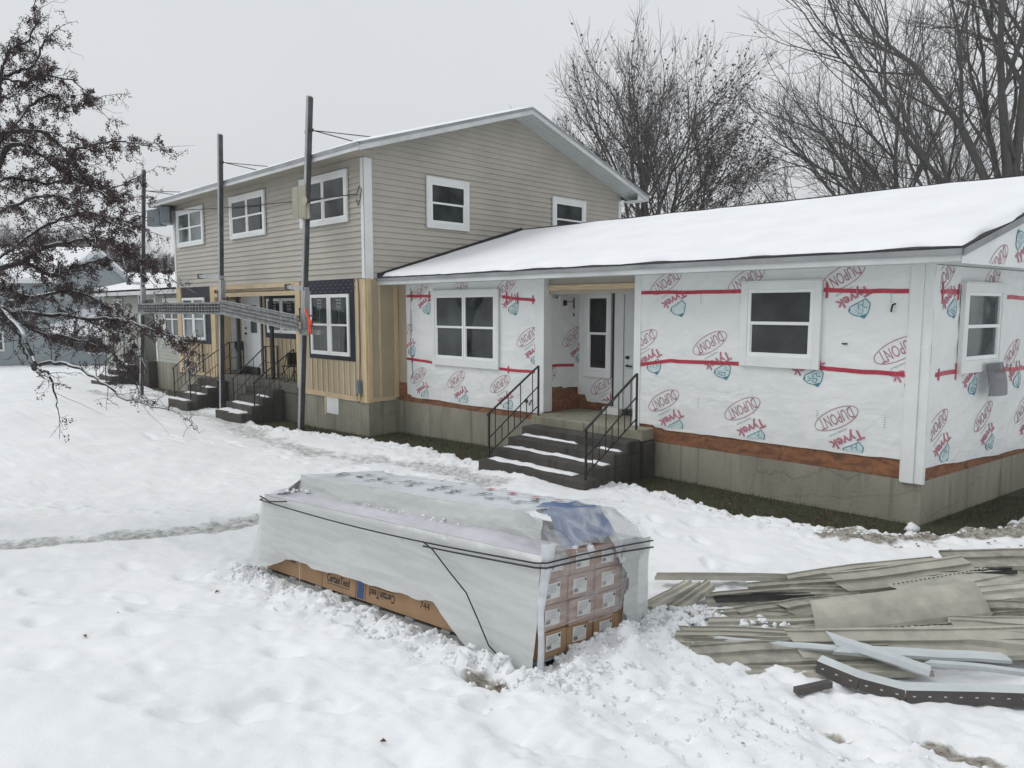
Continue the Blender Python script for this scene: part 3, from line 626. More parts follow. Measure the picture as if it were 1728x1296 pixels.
for sx_ in (-3.1, -.45, -1.3, -2.2):
    for zz_ in (2.72, 1.15, 1.95):
        for q in range(5): mb.poly([WFW.p(sx_-.012, zz_+q*.03, .016), WFW.p(sx_+.012, zz_+q*.03, .016), WFW.p(sx_+.012, zz_+q*.03+.008, .016), WFW.p(sx_-.012, zz_+q*.03+.008, .016)], 5)
mb.build('house_wrap', WM, house)
mb = MB(); wrap_panel(mb, WFW, -10.42, -6.32, 3.25, bL)
lm = [(0,-10.41,1),(0,-6.5,-1)]
for x in (-9.92, -8.62, -7.30): wrap_logo(mb, WFW, (x, 3.045), lim=lm+[(1,3.25,-1)])
for x in (-10.46, -9.1, -7.95, -6.70): wrap_logo(mb, WFW, (x, 2.12), lim=lm)
for x in (-10.02, -8.74, -7.44): wrap_logo(mb, WFW, (x, 1.19), lim=lm+[(1,.73,1)])
mb.build('house_wrap', WM, house)
mb = MB(); wrap_panel(mb, WFE, 0, 8.5, 3.16, bE)
for x in (.24, 1.60, 2.96, 4.3, 5.6): wrap_logo(mb, WFE, (x, 3.03), math.radians(212), lim=[(1,3.15,-1),(0,.13,1)])
for x in (.95, 2.40, 3.7, 5.0): wrap_logo(mb, WFE, (x, 2.02), math.radians(212))
for x in (.27, 1.61, 2.95, 4.3, 5.6): wrap_logo(mb, WFE, (x, 1.20), math.radians(212), lim=[(1,.72,1),(0,.13,1)])
mb.build('house_wrap', WM, house)
# red seam tape
mb = MB()
def tape(fr, s0, z0, s1, z1, w_=.055, ticks=()):
    mb = MB()
    k = max(6, int((s1-s0)/.06))
    for i_ in range(k):
        t0, t1 = i_/k, (i_+1)/k; j0 = wz(s0+t0*(s1-s0), 2.7, .012); j1 = wz(s0+t1*(s1-s0), 2.7, .012)
        sa, sb, za, zb_ = s0+(s1-s0)*t0, s0+(s1-s0)*t1, z0+(z1-z0)*t0+j0, z0+(z1-z0)*t1+j1
        mb.poly([fr.p(sa, za-w_/2, .019), fr.p(sb, zb_-w_/2, .019), fr.p(sb, zb_+w_/2, .019), fr.p(sa, za+w_/2, .019)])
    for t in ticks:
        h_ = random.uniform(.07, .12); z = z0+(z1-z0)*(t-s0)/(s1-s0); mb.poly([fr.p(t-.018, z-h_, .022), fr.p(t+.018, z-h_*.9, .022), fr.p(t+.014, z+h_, .022), fr.p(t-.016, z+h_*.95, .022)])
    mb.build('seam_tape', M['tape'], house)
tape(WFW, -4.17, 2.895, -2.44, 2.885); tape(WFW, -1.28, 2.88, -.22, 2.85, ticks=(-1.24,)); tape(WFW, -4.17, 1.745, -3.6, 1.835); tape(WFW, -3.6, 1.835, -2.44, 1.847); tape(WFW, -1.3, 1.852, -.22, 1.835)
tape(WFW, -10.4, 2.925, -9.55, 2.907, ticks=(-10.2, -9.9, -9.6)); tape(WFW, -7.38, 2.87, -6.5, 2.80, ticks=(-7.25, -6.95, -6.56))
tape(WFW, -10.42, 1.55, -9.5, 1.50, ticks=(-10.2,)); tape(WFW, -7.44, 1.485, -6.5, 1.49, ticks=(-7.2,))
tape(WFE, .16, 2.84, .68, 2.845, ticks=(.2, .64)); tape(WFE, 1.9, 2.80, 3.2, 2.79, ticks=(2.0,)); tape(WFE, 3.2, 2.79, 8, 2.8); tape(WFE, .14, 1.835, .7, 1.85, ticks=(.22, .68)); tape(WFE, 1.92, 1.80, 8, 1.78, ticks=(2.4,))

# corner post, porch posts, porch recess
mb = MB(); FW.box(mb, -.235, -.085, .49, 3.20, .0, .046); FW.box(mb, -.085, .022, .49, 3.20, .0, .026); FE.box(mb, .0, .035, .49, 3.20, .0, .024); FW.box(mb, -.25, -.235, .5, 3.2, .0, .03)
mb.build('corner_post', M['white'], house, bevel=.006)
mb = MB(); mb.box(-6.50, -6.28, -.035, .20, .755, 3.2); mb.box(-6.51, -6.50, -.02, .1, .76, 3.2); mb.build('porch_post', M['white'], house, bevel=.006)
mb = MB(); mb.box(-4.30, -4.17, -.035, .18, .74, 3.2); mb.build('porch_post', M['white'], house, bevel=.006)
mb = MB(); mb.box(-6.28, -4.32, .06, .10, 2.97, 3.06); mb.build('header_board', M['pine_h'], house)
mb = MB(); mb.box(-6.28, -4.30, .10, .14, 2.9, 3.4); mb.build('header_panel', M['soffit_tan'], house)
YB = 1.0
FB = Fr((0,YB,0), (1,0,0), (0,-1,0)); FS = Fr((-6.32,0,0), (0,1,0), (1,0,0))
mb = MB(); WFS = FrW(FS.O, FS.A, FS.N); WFB = FrW(FB.O, FB.A, FB.N); wrap_panel(mb, WFS, .02, YB, 3.1, lambda s_: 1.16+(.05 if s_ < .5 else 0)+wz(s_, 3, .05)); wrap_panel(mb, WFB, -6.32, -5.5, 3.1, lambda s_: 1.0+wz(s_, 3, .04)-.12*(s_ > -6.1))
wrap_logo(mb, WFS, (.05, 3.35), lim=[(0,.03,1),(1,3.1,-1)], parts='tf'); wrap_logo(mb, WFS, (.78, 2.12), lim=[(0,.03,1),(0,.98,-1)]); wrap_logo(mb, WFS, (.05, 1.37), lim=[(0,.03,1),(1,1.2,1)], parts='e')
wrap_logo(mb, WFB, (-5.72, 1.22), lim=[(0,-6.3,1),(0,-5.5,-1),(1,.93,1)])
mb.build('house_wrap', WM, house)
mb = MB(); mb.box(-6.40, -6.32, .02, YB+.1, .7, 1.3); mb.box(-6.32, -3.4, YB, YB+.1, .7, 1.2); mb.build('sheathing', M['plywood'], house)
mb = MB(); mb.box(-6.40, -6.33, .21, YB+.1, 1.3, 3.3); mb.box(-6.33, -3.4, YB, YB+.1, 1.2, 3.3); mb.box(-4.16, -4.06, .16, YB, .7, 3.3); mb.box(-6.4, -4.06, .14, YB+.1, 3.08, 3.12); mb.build('wall', M['board'], house)
tape(WFS, .04, 1.60, .82, 1.575)

def window(fr, s0, s1, z0, z1, cas=.10, n=1, base=.0, proud=.05, glass='glass', sash=.045, sill=0, casm='white', sticker=False, label=None, arch=False):
    mb = MB(); P = base
    if cas:
        fr.box(mb, s0, s0+cas, z0, z1, P, P+proud); fr.box(mb, s1-cas, s1, z0, z1, P, P+proud)
        fr.box(mb, s0+cas, s1-cas, z1-cas, z1, P, P+proud-.002); fr.box(mb, s0+cas, s1-cas, z0, z0+cas+sill, P, P+proud-.002)
        fr.box(mb, s0-.012, s1+.012, z1+.001, z1+.018, P, P+proud+.012)
        i0, i1, j0, j1 = s0+cas, s1-cas, z0+cas+sill, z1-cas
    else: i0, i1, j0, j1 = s0, s1, z0, z1
    par = mb.build('window', M[casm], house, bevel=.004) if cas else None
    fb = MB(); gb = MB(); st = MB(); un = (i1-i0)/n; pn = P+proud*.55
    for k in range(n):
        a = i0+k*un; b_ = a+un; g = .006 if n > 1 else 0
        a += g; b_ -= g; zm = (j0+j1)/2
        fr.box(fb, a, a+sash, j0, j1, P+.001, pn+.012); fr.box(fb, b_-sash, b_, j0, j1, P+.001, pn+.012)
        fr.box(fb, a+sash, b_-sash, j1-sash, j1, P+.001, pn+.010); fr.box(fb, a+sash, b_-sash, j0, j0+sash*1.2, P+.001, pn+.010)
        fr.box(fb, a+sash, b_-sash, zm-.022, zm+.022, P+.001, pn+.014)
        fr.box(fb, a+sash, a+sash+.018, j0+sash, zm, P+.001, pn); fr.box(fb, b_-sash-.018, b_-sash, j0+sash, zm, P+.001, pn)
        gb.poly([fr.p(a+sash, zm+.02, P+.018), fr.p(b_-sash, zm+.02, P+.018), fr.p(b_-sash, j1-sash, P+.018), fr.p(a+sash, j1-sash, P+.018)])
        gb.poly([fr.p(a+sash, j0+sash, P+.012), fr.p(b_-sash, j0+sash, P+.012), fr.p(b_-sash, zm-.02, P+.012), fr.p(a+sash, zm-.02, P+.012)])
        if sticker:
            c_ = (a+b_)/2; w_ = .10
            pr = Print(st, fr, (c_, j1-.20), 0, P+.022)
            pr.line([(-.10,-.13),(.10,-.13),(.10,.13),(-.10,.13)], .012, 0, True)
            for q in range(3):
                for q2 in range(2): pr.face([(-.075+q2*.085,-.10+q*.075),(-.015+q2*.085,-.10+q*.075),(-.015+q2*.085,-.06+q*.075),(-.075+q2*.085,-.06+q*.075)], 0)
            pr.line([(0,-.13),(0,-1.05)], .008, 0)
    if par is None: par = fb.build('window', M['vinyl'], house, bevel=.003)
    else: fb.build('sash', M['vinyl'], par, bevel=.003)
    gb.build('pane', M[glass], par)
    if sticker: st.build('sticker', M['logo_grey'], par)
    if label: par['label'] = label
    return par
window(FW, -9.46, -7.44, 1.47, 3.01, .095, 2, proud=.05, sill=.06, base=.028)
window(FW, -2.43, -1.29, 1.83, 3.01, .105, 1, proud=.05, sill=.04, base=.028)
window(FE, .70, 1.94, 1.82, 2.96, .11, 1, proud=.06, sill=.05, base=.028, glass='glass_pale')
window(FB, -6.13, -5.50, 1.42, 2.95, .07, 1, proud=.05, base=.028)
mb = MB(); FB.box(mb, -6.15, -5.49, 1.37, 1.50, .012, .09); mb.build('window_sill', M['white'], house, bevel=.004)
# porch door
mb = MB(); FB.box(mb, -5.49, -5.42, .8, 3.0, .01, .04, 1); FB.box(mb, -5.42, -5.22, .74, 3.0, .01, .075); FB.box(mb, -5.22, -4.2, 2.90, 3.0, .01, .07)
mb.build('door_frame', [M['door'], M['black']], house, bevel=.004)
mb = MB(); FB.box(mb, -5.22, -4.30, .84, 2.90, .012, .045); FB.box(mb, -5.02, -4.45, 1.80, 2.82, .046, .062)
dr = mb.build('door', M['door'], house, bevel=.004)
mb = MB(); mb.poly([FB.p(-4.97, 1.85, .064), FB.p(-4.5, 1.85, .064), FB.p(-4.5, 2.77, .064), FB.p(-4.97, 2.77, .064)]); mb.build('pane', M['glass'], dr)
mb = MB(); mb.tube([FB.p(-5.13, 1.77, .045), FB.p(-5.13, 1.77, .085)], .03, 10); mb.build('deadbolt', M['steel'], dr, smooth=True); mb = MB(); mb.tube([FB.p(-5.13, 1.62, .045), FB.p(-5.13, 1.62, .09)], .022, 10); mb.tube([FB.p(-5.13, 1.62, .09), FB.p(-5.0, 1.615, .10)], .012, 8)
mb.build('door_handle', M['steel'], dr, smooth=True)
mb = MB(); FB.box(mb, -5.5, -5.12, .742, .86, .08, .30); FB.box(mb, -5.16, -4.25, .742, .84, .05, .2, 1); mb.build('door_sill', [M['white'], M['steel']], house)
mb = MB(); FS.box(mb, .42, .66, 2.62, 2.88, .012, .03, 0); FS.box(mb, .50, .58, 2.70, 2.80, .03, .06, 1); mb.tube([FS.p(.58, 2.76, .05), FS.p(.70, 2.78, .09), FS.p(.80, 2.74, .03)], .006, 6, 1); FS.box(mb, .80, .85, 2.5, 2.86, .014, .02, 2)
mb.build('outlet_plate', [M['white'], M['steel'], M['plywood']], house)
mb = MB(); mb.tube([(-.40,-.015,2.70),(-.42,-.05,2.69),(-.425,-.07,2.64),(-.43,-.06,2.60)], .012, 6); mb.build('cable_stub', M['black'], house)
mb = MB(); mb.tube([(-1.02,-.015,2.19),(-.99,-.03,2.185),(-.95,-.035,2.19)], .011, 6); mb.build('cable_stub', M['black'], house)
mb = MB(); mb.tube([(-6.72,-.01,.93),(-6.72,-.05,.93)], .035, 10); mb.build('vent_cap', M['black'], house); mb = MB(); mb.tube([(-6.60,-.02,.95),(-6.58,-.08,.90),(-6.62,-.05,.86)], .012, 6); mb.build('outdoor_tap', M['black'], house)

# low wing roof
EW, RW, ZE, ZT, YR, ZR = .522, .406, 3.16, 3.323, 4.0, 4.664
def xr(y, off=RW): return off+ (y+EW)*math.tan(SK)
YEND = 2*YR+EW
mb = MB()
mb.box(-L1, RW-.03, -EW, -EW+.03, ZE, ZT-.01); mb.box(RW-.03, RW, -EW, 0, ZE, ZT-.01)
mb.build('fascia', M['fascia'], house)
mb = MB(); mb.box(-L1, RW+.01, -EW-.024, -EW, ZT-.085, ZT-.024); mb.build('drip_edge', M['drip'], house)
mb = MB(); mb.poly([(-L1,-EW+.03,ZE+.01),(xr(-EW)-.03,-EW+.03,ZE+.01),(xr(YEND)-.03,YEND,ZE+.01),(-L1,YEND,ZE+.01)])
mb.build('soffit', M['soffit'], house)
mb = MB()
A_ = [(-L1,-EW-.02,ZT),(xr(-EW)+.03,-EW-.02,ZT),(xr(YR)+.03,YR,ZR),(-L1,YR,ZR)]; B_ = [(-L1,YR,ZR),(xr(YR)+.03,YR,ZR),(xr(YEND)+.03,YEND,ZT),(-L1,YEND,ZT)]
for Q in (A_, B_): mb.hexa([(x, y, z-.022) for x, y, z in Q]+Q)
roof1 = mb.build('roof', M['shingle'], house)
# rake boards of the end gable
mb = MB()
for (ya, za), (yb_, zb) in (((-EW, ZT), (YR, ZR)), ((YR, ZR), (YEND, ZT))):
    a, b_ = Vector((xr(ya)+.012, ya, 0)), Vector((xr(yb_)+.012, yb_, 0)); h_ = .085
    q = [a+Vector((0,0,za-.02-h_)), b_+Vector((0,0,zb-.02-h_)), b_+Vector((0,0,zb-.02)), a+Vector((0,0,za-.02))]; o_ = EN*.022
    mb.hexa([q[0], q[0]+o_, q[1]+o_, q[1], q[3], q[3]+o_, q[2]+o_, q[2]])
mb.build('rake_board', M['drip'], house)
# wrapped overhanging end gable
FEg = Fr((RW-EW*0+0, -EW, 0), ED, EN); FEg.O = Vector((xr(-EW), -EW, 0))
mb = MB(); cL = (YR+EW)/math.cos(SK); tot = 2*cL
for k in range(40):
    a0, a1 = tot*k/40, tot*(k+1)/40; top = lambda a: ZT-.03+(ZR-ZT)*(1-abs(a-cL)/cL)
    mb.poly([FEg.p(a0, ZE-.02, .004), FEg.p(a1, ZE-.02, .004), FEg.p(a1, top(a1), .004), FEg.p(a0, top(a0), .004)])
sl = (ZR-ZT)/cL
wrap_logo(mb, FEg, (.95, 3.20), math.radians(212), n=.010, lim=[(1,ZE,1)], parts='e'); wrap_logo(mb, FEg, (2.30, 3.14), math.radians(212), n=.010, lim=[(1,ZE,1)], parts='e')
wrap_logo(mb, FEg, (1.85, 3.12), math.radians(38), n=.010, lim=[(1,ZE,1)], parts='tf'); wrap_logo(mb, FEg, (3.3, 3.2), math.radians(38), n=.010, lim=[(1,ZE,1)])
mb.build('house_wrap', WM, house)

# snow blankets
def snow_sheet(name, corners, nu, nv, th, parent, ragged=.05, seed=0, edges=(1,1,1,1)):
    """corners a,b,c,d counter-clockwise (a-b eave); thick rounded blanket"""
    a, b_, c, d_ = [np.array(q, float) for q in corners]; mb = MB(); top = []; bot = []
    nrm = np.cross(b_-a, d_-a); nrm /= np.linalg.norm(nrm)
    if nrm[2] < 0: nrm = -nrm
    lu = np.linalg.norm(b_-a); lv = np.linalg.norm(d_-a)
    for j in range(nv+1):
        for i_ in range(nu+1):
            u, v = i_/nu, j/nv
            jj = sfbm(u*lu*1.7+seed, v*lv*1.7, 4, seed)
            uu, vv = u, v
            if j == 0 and edges[0]: vv += (jj*ragged)/lv
            if j == nv and edges[2]: vv += (jj*ragged)/lv
            if i_ == 0 and edges[3]: uu += (jj*ragged)/lu
            if i_ == nu and edges[1]: uu += (jj*ragged)/lu
            p = (a*(1-uu)+b_*uu)*(1-vv)+(d_*(1-uu)+c*uu)*vv
            e = min(u*lu if edges[3] else 9, (1-u)*lu if edges[1] else 9, v*lv if edges[0] else 9, (1-v)*lv if edges[2] else 9)
            hh = th*(1-math.exp(-(e/.06)))*(1+.35*sfbm(u*lu*.8, v*lv*.8, 3, seed+5))
            top.append(p+nrm*hh); bot.append(p)
    n1 = nu+1; fs = []
    for j in range(nv):
        for i_ in range(nu): fs.append((j*n1+i_, j*n1+i_+1, (j+1)*n1+i_+1, (j+1)*n1+i_))
    mb.mesh(top, fs)
    return mb.build(name, M['snow_roof'], parent, smooth=True)
e_ = .006
snow_sheet('roof_snow', [(-L1+.02+.10,-EW-.015,ZT+e_),(xr(-EW)+.02,-EW-.015,ZT+e_),(xr(YR-.16)+.02,YR-.16,ZR-.05+e_),(-L1+.22,YR-.16,ZR-.05+e_)], 220, 46, .075, roof1, .085, 2)
snow_sheet('roof_snow', [(xr(YEND)+.02,YEND,ZT+e_),(-L1+.1,YEND,ZT+e_),(-L1+.1,YR+.2,ZR-.06+e_),(xr(YR)+.02,YR+.2,ZR-.06+e_)], 40, 14, .07, roof1, .04, 3)
mb = MB(); mb.bar((-L1,YR,ZR+.012), (xr(YR)+.03,YR,ZR+.012), .26, .03); mb.build('ridge_cap', M['shingle'], roof1)
mb = MB()
for k in range(14):
    y0 = -EW-.02+(YR+EW)*k/14; y1 = -EW-.02+(YR+EW)*(k+1)/14; z0 = ZT+(ZR-ZT)*k/14; z1 = ZT+(ZR-ZT)*(k+1)/14
    mb.poly([(-L1+.005,y0,z0+.004),(-L1+.13,y0,z0+.004),(-L1+.13,y1,z1+.004),(-L1+.005,y1,z1+.004)]); mb.poly([(-L1+.027,y0,z0),(-L1+.027,y1,z1),(-L1+.027,y1,z1+.085),(-L1+.027,y0,z0+.085)])
mb.build('flashing', M['shingle'], roof1)

# two storey block -------------------------------------------------
ZS = 3.308; ZW = ZS+2.72; HR = (D2-(-D0))/2.0; YR2 = (D2+D0)/2; E2, R2_ = .522, .639; ZEB, ZET, ZPK = 5.827, 5.989, 7.602
course = .127
def lap(mb, fr, ext, z0, z1, c=course, lip=.027, n0=0):
    k = 0; z = z0
    while z < z1-1e-4:
        zt = min(z+c, z1); a0, a1 = ext(z+.001); b0, b1 = ext(zt-.001)
        if a1 > a0:
            b1 = max(b1, b0)
            mb.poly([fr.p(a0, z, n0+lip), fr.p(a1, z, n0+lip), fr.p(b1, zt, n0+.001), fr.p(b0, zt, n0+.001)])
            mb.poly([fr.p(a0, z, n0+lip), fr.p(a1, z, n0+lip), fr.p(a1, z+.001, n0), fr.p(a0, z+.001, n0)])
        z = zt; k += 1
mb = MB(); lap(mb, F2, lambda z: (XL, -L1+.0), ZS, 5.9); mb.build('siding', M['siding'], house)
mb = MB(); slope2 = (ZPK-ZET)/(YR2+E2-D0)
def gext(z):
    zt = z-ZET+.02
    if z < ZET: return (D0, D2)
    off = (z-ZET+.0)/slope2; return (max(D0, D0-E2+off), min(D2, D2+E2-off))
lap(mb, FG, gext, ZS, ZPK-.06); mb.build('siding', M['siding'], house)
mb = MB(); mb.box(XL+.02, -L1-.02, D0+.01, D2-.01, ZS-.02, 5.9); mb.box(XL+.02, -L1-.02, 1.2, D2-.01, -.5, ZS); mb.build('wall', M['siding'], house)
mb = MB(); F2.box(mb, -L1-.105, -L1+.035, ZS-.03, 5.84, .0, .035); FG.box(mb, D0-.035, D0+.17, ZS-.03, 5.84, .0, .034); mb.build('corner_board', M['white'], house, bevel=.005)
mb = MB(); FG.box(mb, D2-.11, D2+.02, 3.4, 5.84, .0, .034); mb.build('corner_board', M['white'], house, bevel=.005)
mb = MB(); F2.box(mb, XL-.02, XL+.10, ZS, 5.84, .0, .034); mb.build('corner_board', M['white'], house, bevel=.005)
XA, XB = XL-R2_, -L1+R2_; YA, YBk = D0-E2, D2+E2
mb = MB()
for Q in ([(XA,YA,ZET),(XB,YA,ZET),(XB,YR2,ZPK),(XA,YR2,ZPK)], [(XA,YR2,ZPK),(XB,YR2,ZPK),(XB,YBk,ZET),(XA,YBk,ZET)]):
    mb.hexa([(x, y, z-.03) for x, y, z in Q]+Q)
roof2 = mb.build('roof', M['shingle'], house)
snow_sheet('roof_snow', [(XA+.03,YA+.02,ZET+.004),(XB-.02,YA+.02,ZET+.004),(XB-.02,YR2,ZPK+.004),(XA+.03,YR2,ZPK+.004)], 60, 26, .05, roof2, .03, 7)
snow_sheet('roof_snow', [(XB-.02,YBk-.02,ZET+.004),(XA+.03,YBk-.02,ZET+.004),(XA+.03,YR2,ZPK+.004),(XB-.02,YR2,ZPK+.004)], 40, 20, .05, roof2, .03, 8)
mb = MB(); mb.box(XA, XB, YA-.02, YA, ZEB, ZET-.035, 0); mb.build('fascia', M['fascia'], house)
mb = MB(); mb.box(XA, XB, YA-.03, YA-.02, ZET-.09, ZET-.002, 0); mb.build('drip_edge', M['drip'], house)
mb = MB(); mb.poly([(XA,YA,ZEB+.01),(XB-.02,YA,ZEB+.01),(XB-.02,D0,ZEB+.03),(XA,D0,ZEB+.03)]); mb.build('soffit', M['soffit_tan'], house)
mb = MB(); dr_ = MB()
for (ya, za), (yb_, zb) in (((YA, ZET), (YR2, ZPK)), ((YR2, ZPK), (YBk, ZET))):
    for T, h0, h1, nn in ((mb, .03, .175, .02), (dr_, .002, .07, .03)):
        a, b_ = Vector((XB, ya, za)), Vector((XB, yb_, zb))
        q = [a+Vector((0,0,-h1)), b_+Vector((0,0,-h1)), b_+Vector((0,0,-h0)), a+Vector((0,0,-h0))]; o_ = Vector((nn,0,0))
        T.hexa([q[0], q[0]+o_, q[1]+o_, q[1], q[3], q[3]+o_, q[2]+o_, q[2]])
mb.build('rake_board', M['fascia'], house); dr_.build('drip_edge', M['drip'], house)
mb = MB(); N_ = 70                          # ribbed soffit under both rakes
for (ya, za), (yb_, zb) in (((YA, ZET), (YR2, ZPK)), ((YR2, ZPK), (YBk, ZET))):
    for k in range(N_):
        y0 = ya+(yb_-ya)*k/N_; y1 = ya+(yb_-ya)*(k+1)/N_; z0 = za+(zb-za)*k/N_-.15; z1 = za+(zb-za)*(k+1)/N_-.15; ym = y0+(y1-y0)*.86; zm = z0+(z1-z0)*.86
        mb.poly([(-L1,y0,z0),(XB,y0,z0),(XB,ym,zm),(-L1,ym,zm)]); mb.poly([(-L1,ym,zm),(XB,ym,zm),(XB,ym,zm+.016),(-L1,ym,zm+.016)]); mb.poly([(-L1,ym,zm+.014),(XB,ym,zm+.014),(XB,y1,z1+.014),(-L1,y1,z1+.014)])
mb.build('soffit', M['soffit'], house)
mb = MB(); mb.poly([(-L1,D2,ZEB+.0),(XB-.01,D2,ZEB),(XB-.01,YBk,ZEB),(-L1,YBk,ZEB)]); mb.poly([(XB-.012,D2,ZEB),(XB-.012,YBk,ZEB),(XB-.012,YBk,ZET-.1),(XB-.012,D2,ZET+.1)]); mb.build('soffit', M['soffit'], house)
window(F2, -13.43, -11.36, 4.545, 5.657, .095, 2, proud=.05, base=.030); window(F2, -17.30, -15.23, 4.545, 5.657, .095, 2, proud=.05, base=.030); window(F2, -21.15, -19.12, 4.545, 5.657, .095, 2, proud=.05, base=.030, glass='glass_pale')
window(FG, .822, 2.112, 4.498, 5.646, .12, 1, proud=.045, base=.030, sill=.01); window(FG, 5.116, 6.512, 4.498, 5.646, .12, 1, proud=.045, base=.030, sill=.01)

# lower front of the block: tan boards, pine furring, navy membrane
mb = MB(); F2.box(mb, -13.85, -L1, .60, ZS, -.15, 0); F2.box(mb, XL, -18.6, .60, ZS, -.15, 0); mb.box(-18.7, -18.6, D0, -.1, .6, ZS); mb.box(-13.85, -13.75, D0+.151, -.1, .6, ZS)
mb.box(-L1-.15, -L1, D0+.151, .0, .60, ZS); mb.box(-18.6, -13.85, -.1, 0, .6, ZS); mb.box(-18.6, -13.85, D0+.02, -.1, 3.12, ZS-.03)
mb.build('board_wall', M['board'], house)
mb = MB()
def bt(fr, s0, s1, z0, z1, n=.022, m=0): fr.box(mb, s0, s1, z0, z1, .001, n, m)
x = -13.18
while x < -11.3: bt(F2, x, x+.045, .70, 1.46); x += .235
bt(F2, -13.85, -13.62, .70, ZS-.01, .03); bt(F2, -11.14, -11.09, .70, ZS-.01); bt(F2, -L1-.125, -L1, .585, ZS-.01, .035); bt(F2, -13.62, -L1-.13, .585, .695, .03, 1); bt(F2, -L1-.19, -L1-.135, .70, ZS-.02, .02)
bt(FG, D0, D0+.10, .585, ZS-.01, .035); bt(FG, -.52, -.47, .70, ZS-.05, .03); bt(FG, -.10, -.012, .66, ZS-.05, .045); bt(FG, D0+.105, -.10, .60, .69, .03, 1)
x = -20.95
while x < -19.0: bt(F2, x, x+.045, .70, 1.58); x += .235
bt(F2, XL, XL+.32, .62, ZS-.01, .03); bt(F2, -18.9, -18.6, .62, ZS-.01, .035); bt(F2, XL+.32, -18.9, .62, .70, .03, 1)
FS2 = Fr((-18.6,0,0), (0,1,0), (1,0,0)); bt(FS2, D0, D0+.42, .76, 3.1, .03)
F2.box(mb, -18.6, -13.85, ZS-.12, ZS-.005, .0, .035, 1); F2.box(mb, -18.6, -13.85, 2.98, 3.09, -.03, .03, 1)
FR = Fr((0,-.1,0), (1,0,0), (0,-1,0)); x = -17.0
while x < -14.0: bt(FR, x, x+.045, .76, 1.83); x += .24
mb.build('furring_strips', [M['pine'], M['pine_h']], house)
mb = MB(); F2.box(mb, -13.25, -11.25, 1.47, ZS-.004, .001, .012); 
for k in range(9):
    for r_ in range(4):
        x = -13.15+k*.22+(.1 if r_ % 2 else 0); z = 3.02+r_*.075; mb.poly([F2.p(x, z, .014), F2.p(x+.10, z+.01, .014), F2.p(x+.10, z+.032, .014), F2.p(x+.01, z+.026, .014)], 1)
NV = [M['navy'], mat('navy_print', (.06,.075,.12), .5, .2, 10)]; mb.build('window_membrane', NV, house); mb = MB(); F2.box(mb, -21.12, -18.93, 1.60, ZS-.004, .001, .012); mb.build('window_membrane', NV, house); mb = MB()
FR.box(mb, -16.95, -14.9, 1.84, 3.06, .001, .012)
mb.build('window_membrane', NV, house)
window(F2, -13.12, -11.43, 1.575, 2.975, 0, 2, base=.012, proud=.05, sash=.075, sticker=True); window(F2, -21.04, -19.33, 1.70, 2.985, 0, 2, base=.012, proud=.05, sash=.075, glass='glass_pale')
window(FR, -16.78, -15.08, 1.98, 2.93, 0, 2, base=.012, proud=.05, sash=.07, sticker=True)
# doors in the recess
mb = MB(); FR.box(mb, -18.35, -18.22, .76, 3.05, .001, .05); FR.box(mb, -17.32, -17.18, .76, 3.05, .001, .05); FR.box(mb, -18.22, -17.32, 2.95, 3.05, .001, .05); FR.box(mb, -17.18, -17.12, .8, 3.05, .001, .02, 1); mb.build('door_frame', [M['door'], M['black']], house)
mb = MB(); FR.box(mb, -18.22, -17.32, .96, 2.95, .005, .03); dr = mb.build('door', M['door'], house, bevel=.004)
mb = MB(); mb.poly([FR.p(-17.82, 1.95, .034), FR.p(-17.42, 1.95, .034), FR.p(-17.42, 2.75, .034), FR.p(-17.82, 2.75, .034)]); mb.build('pane', M['glass_pale'], dr)
mb = MB(); mb.tube([FR.p(-18.12, 1.92, .03), FR.p(-18.12, 1.92, .08)], .03, 8); mb.build('deadbolt', M['steel'], dr, smooth=True); mb = MB(); mb.tube([FR.p(-18.12, 2.08, .03), FR.p(-18.12, 2.08, .06)], .03, 8); mb.build('door_handle', M['steel'], dr, smooth=True)
mb = MB(); FR.box(mb, -18.3, -17.25, .752, .955, .02, .12); mb.build('door_sill', M['black'], house)
mb = MB(); FS2.box(mb, -.38, -.105, .78, 2.9, .001, .03); mb.build('storm_door', M['door'], house)

# left wing
FL = Fr((0,0,0), (1,0,0), (0,-1,0)); XLL = -32.0
mb = MB(); lap(mb, FL, lambda z: (-25.85, XL), .72, 3.16); lap(mb, FL, lambda z: (XLL, -27.4), .72, 3.16); mb.build('siding', M['siding_green'], house)
mb = MB(); mb.box(XLL, -27.42, .02, 7.9, -.5, 3.2); mb.box(-25.83, XL-.1, .02, 7.9, -.5, 3.2); mb.box(-27.42, -25.83, .8, 7.9, -.5, 3.2); mb.box(-27.42, -25.83, .05, .12, 3.0, 3.2); mb.build('wall', M['siding_green'], house)
mb = MB(); FL.box(mb, -27.6, -27.3, .70, 3.18, 0, .04); mb.build('porch_post', M['white'], house)
mb = MB(); FL.box(mb, -25.9, -25.76, .70, 3.18, 0, .04); mb.build('porch_post', M['white'], house)
mb = MB(); FL.box(mb, XLL, XLL+.15, .70, 3.18, 0, .04); mb.build('corner_board', M['white'], house)
mb = MB(); mb.box(-27.2, -26.4, .76, .80, .8, 2.85); mb.build('door', M['door'], house)
window(FL, -24.95, -23.3, 1.55, 3.02, .11, 2, proud=.05, base=.030); window(FL, -30.55, -29.45, 1.75, 3.05, .12, 1, proud=.05, base=.030, glass='glass_pale')
mb = MB(); mb.box(XLL-.5, XL, -.55, -.52, 3.16, 3.35); mb.build('fascia', M['fascia'], house)
mb = MB()
LQ = [(XLL-.5,-.55,3.36),(XL,-.55,3.36),(XL,4,4.70),(-28.2,4,4.70)]; mb.hexa([(x, y, z-.06) for x, y, z in LQ]+LQ)
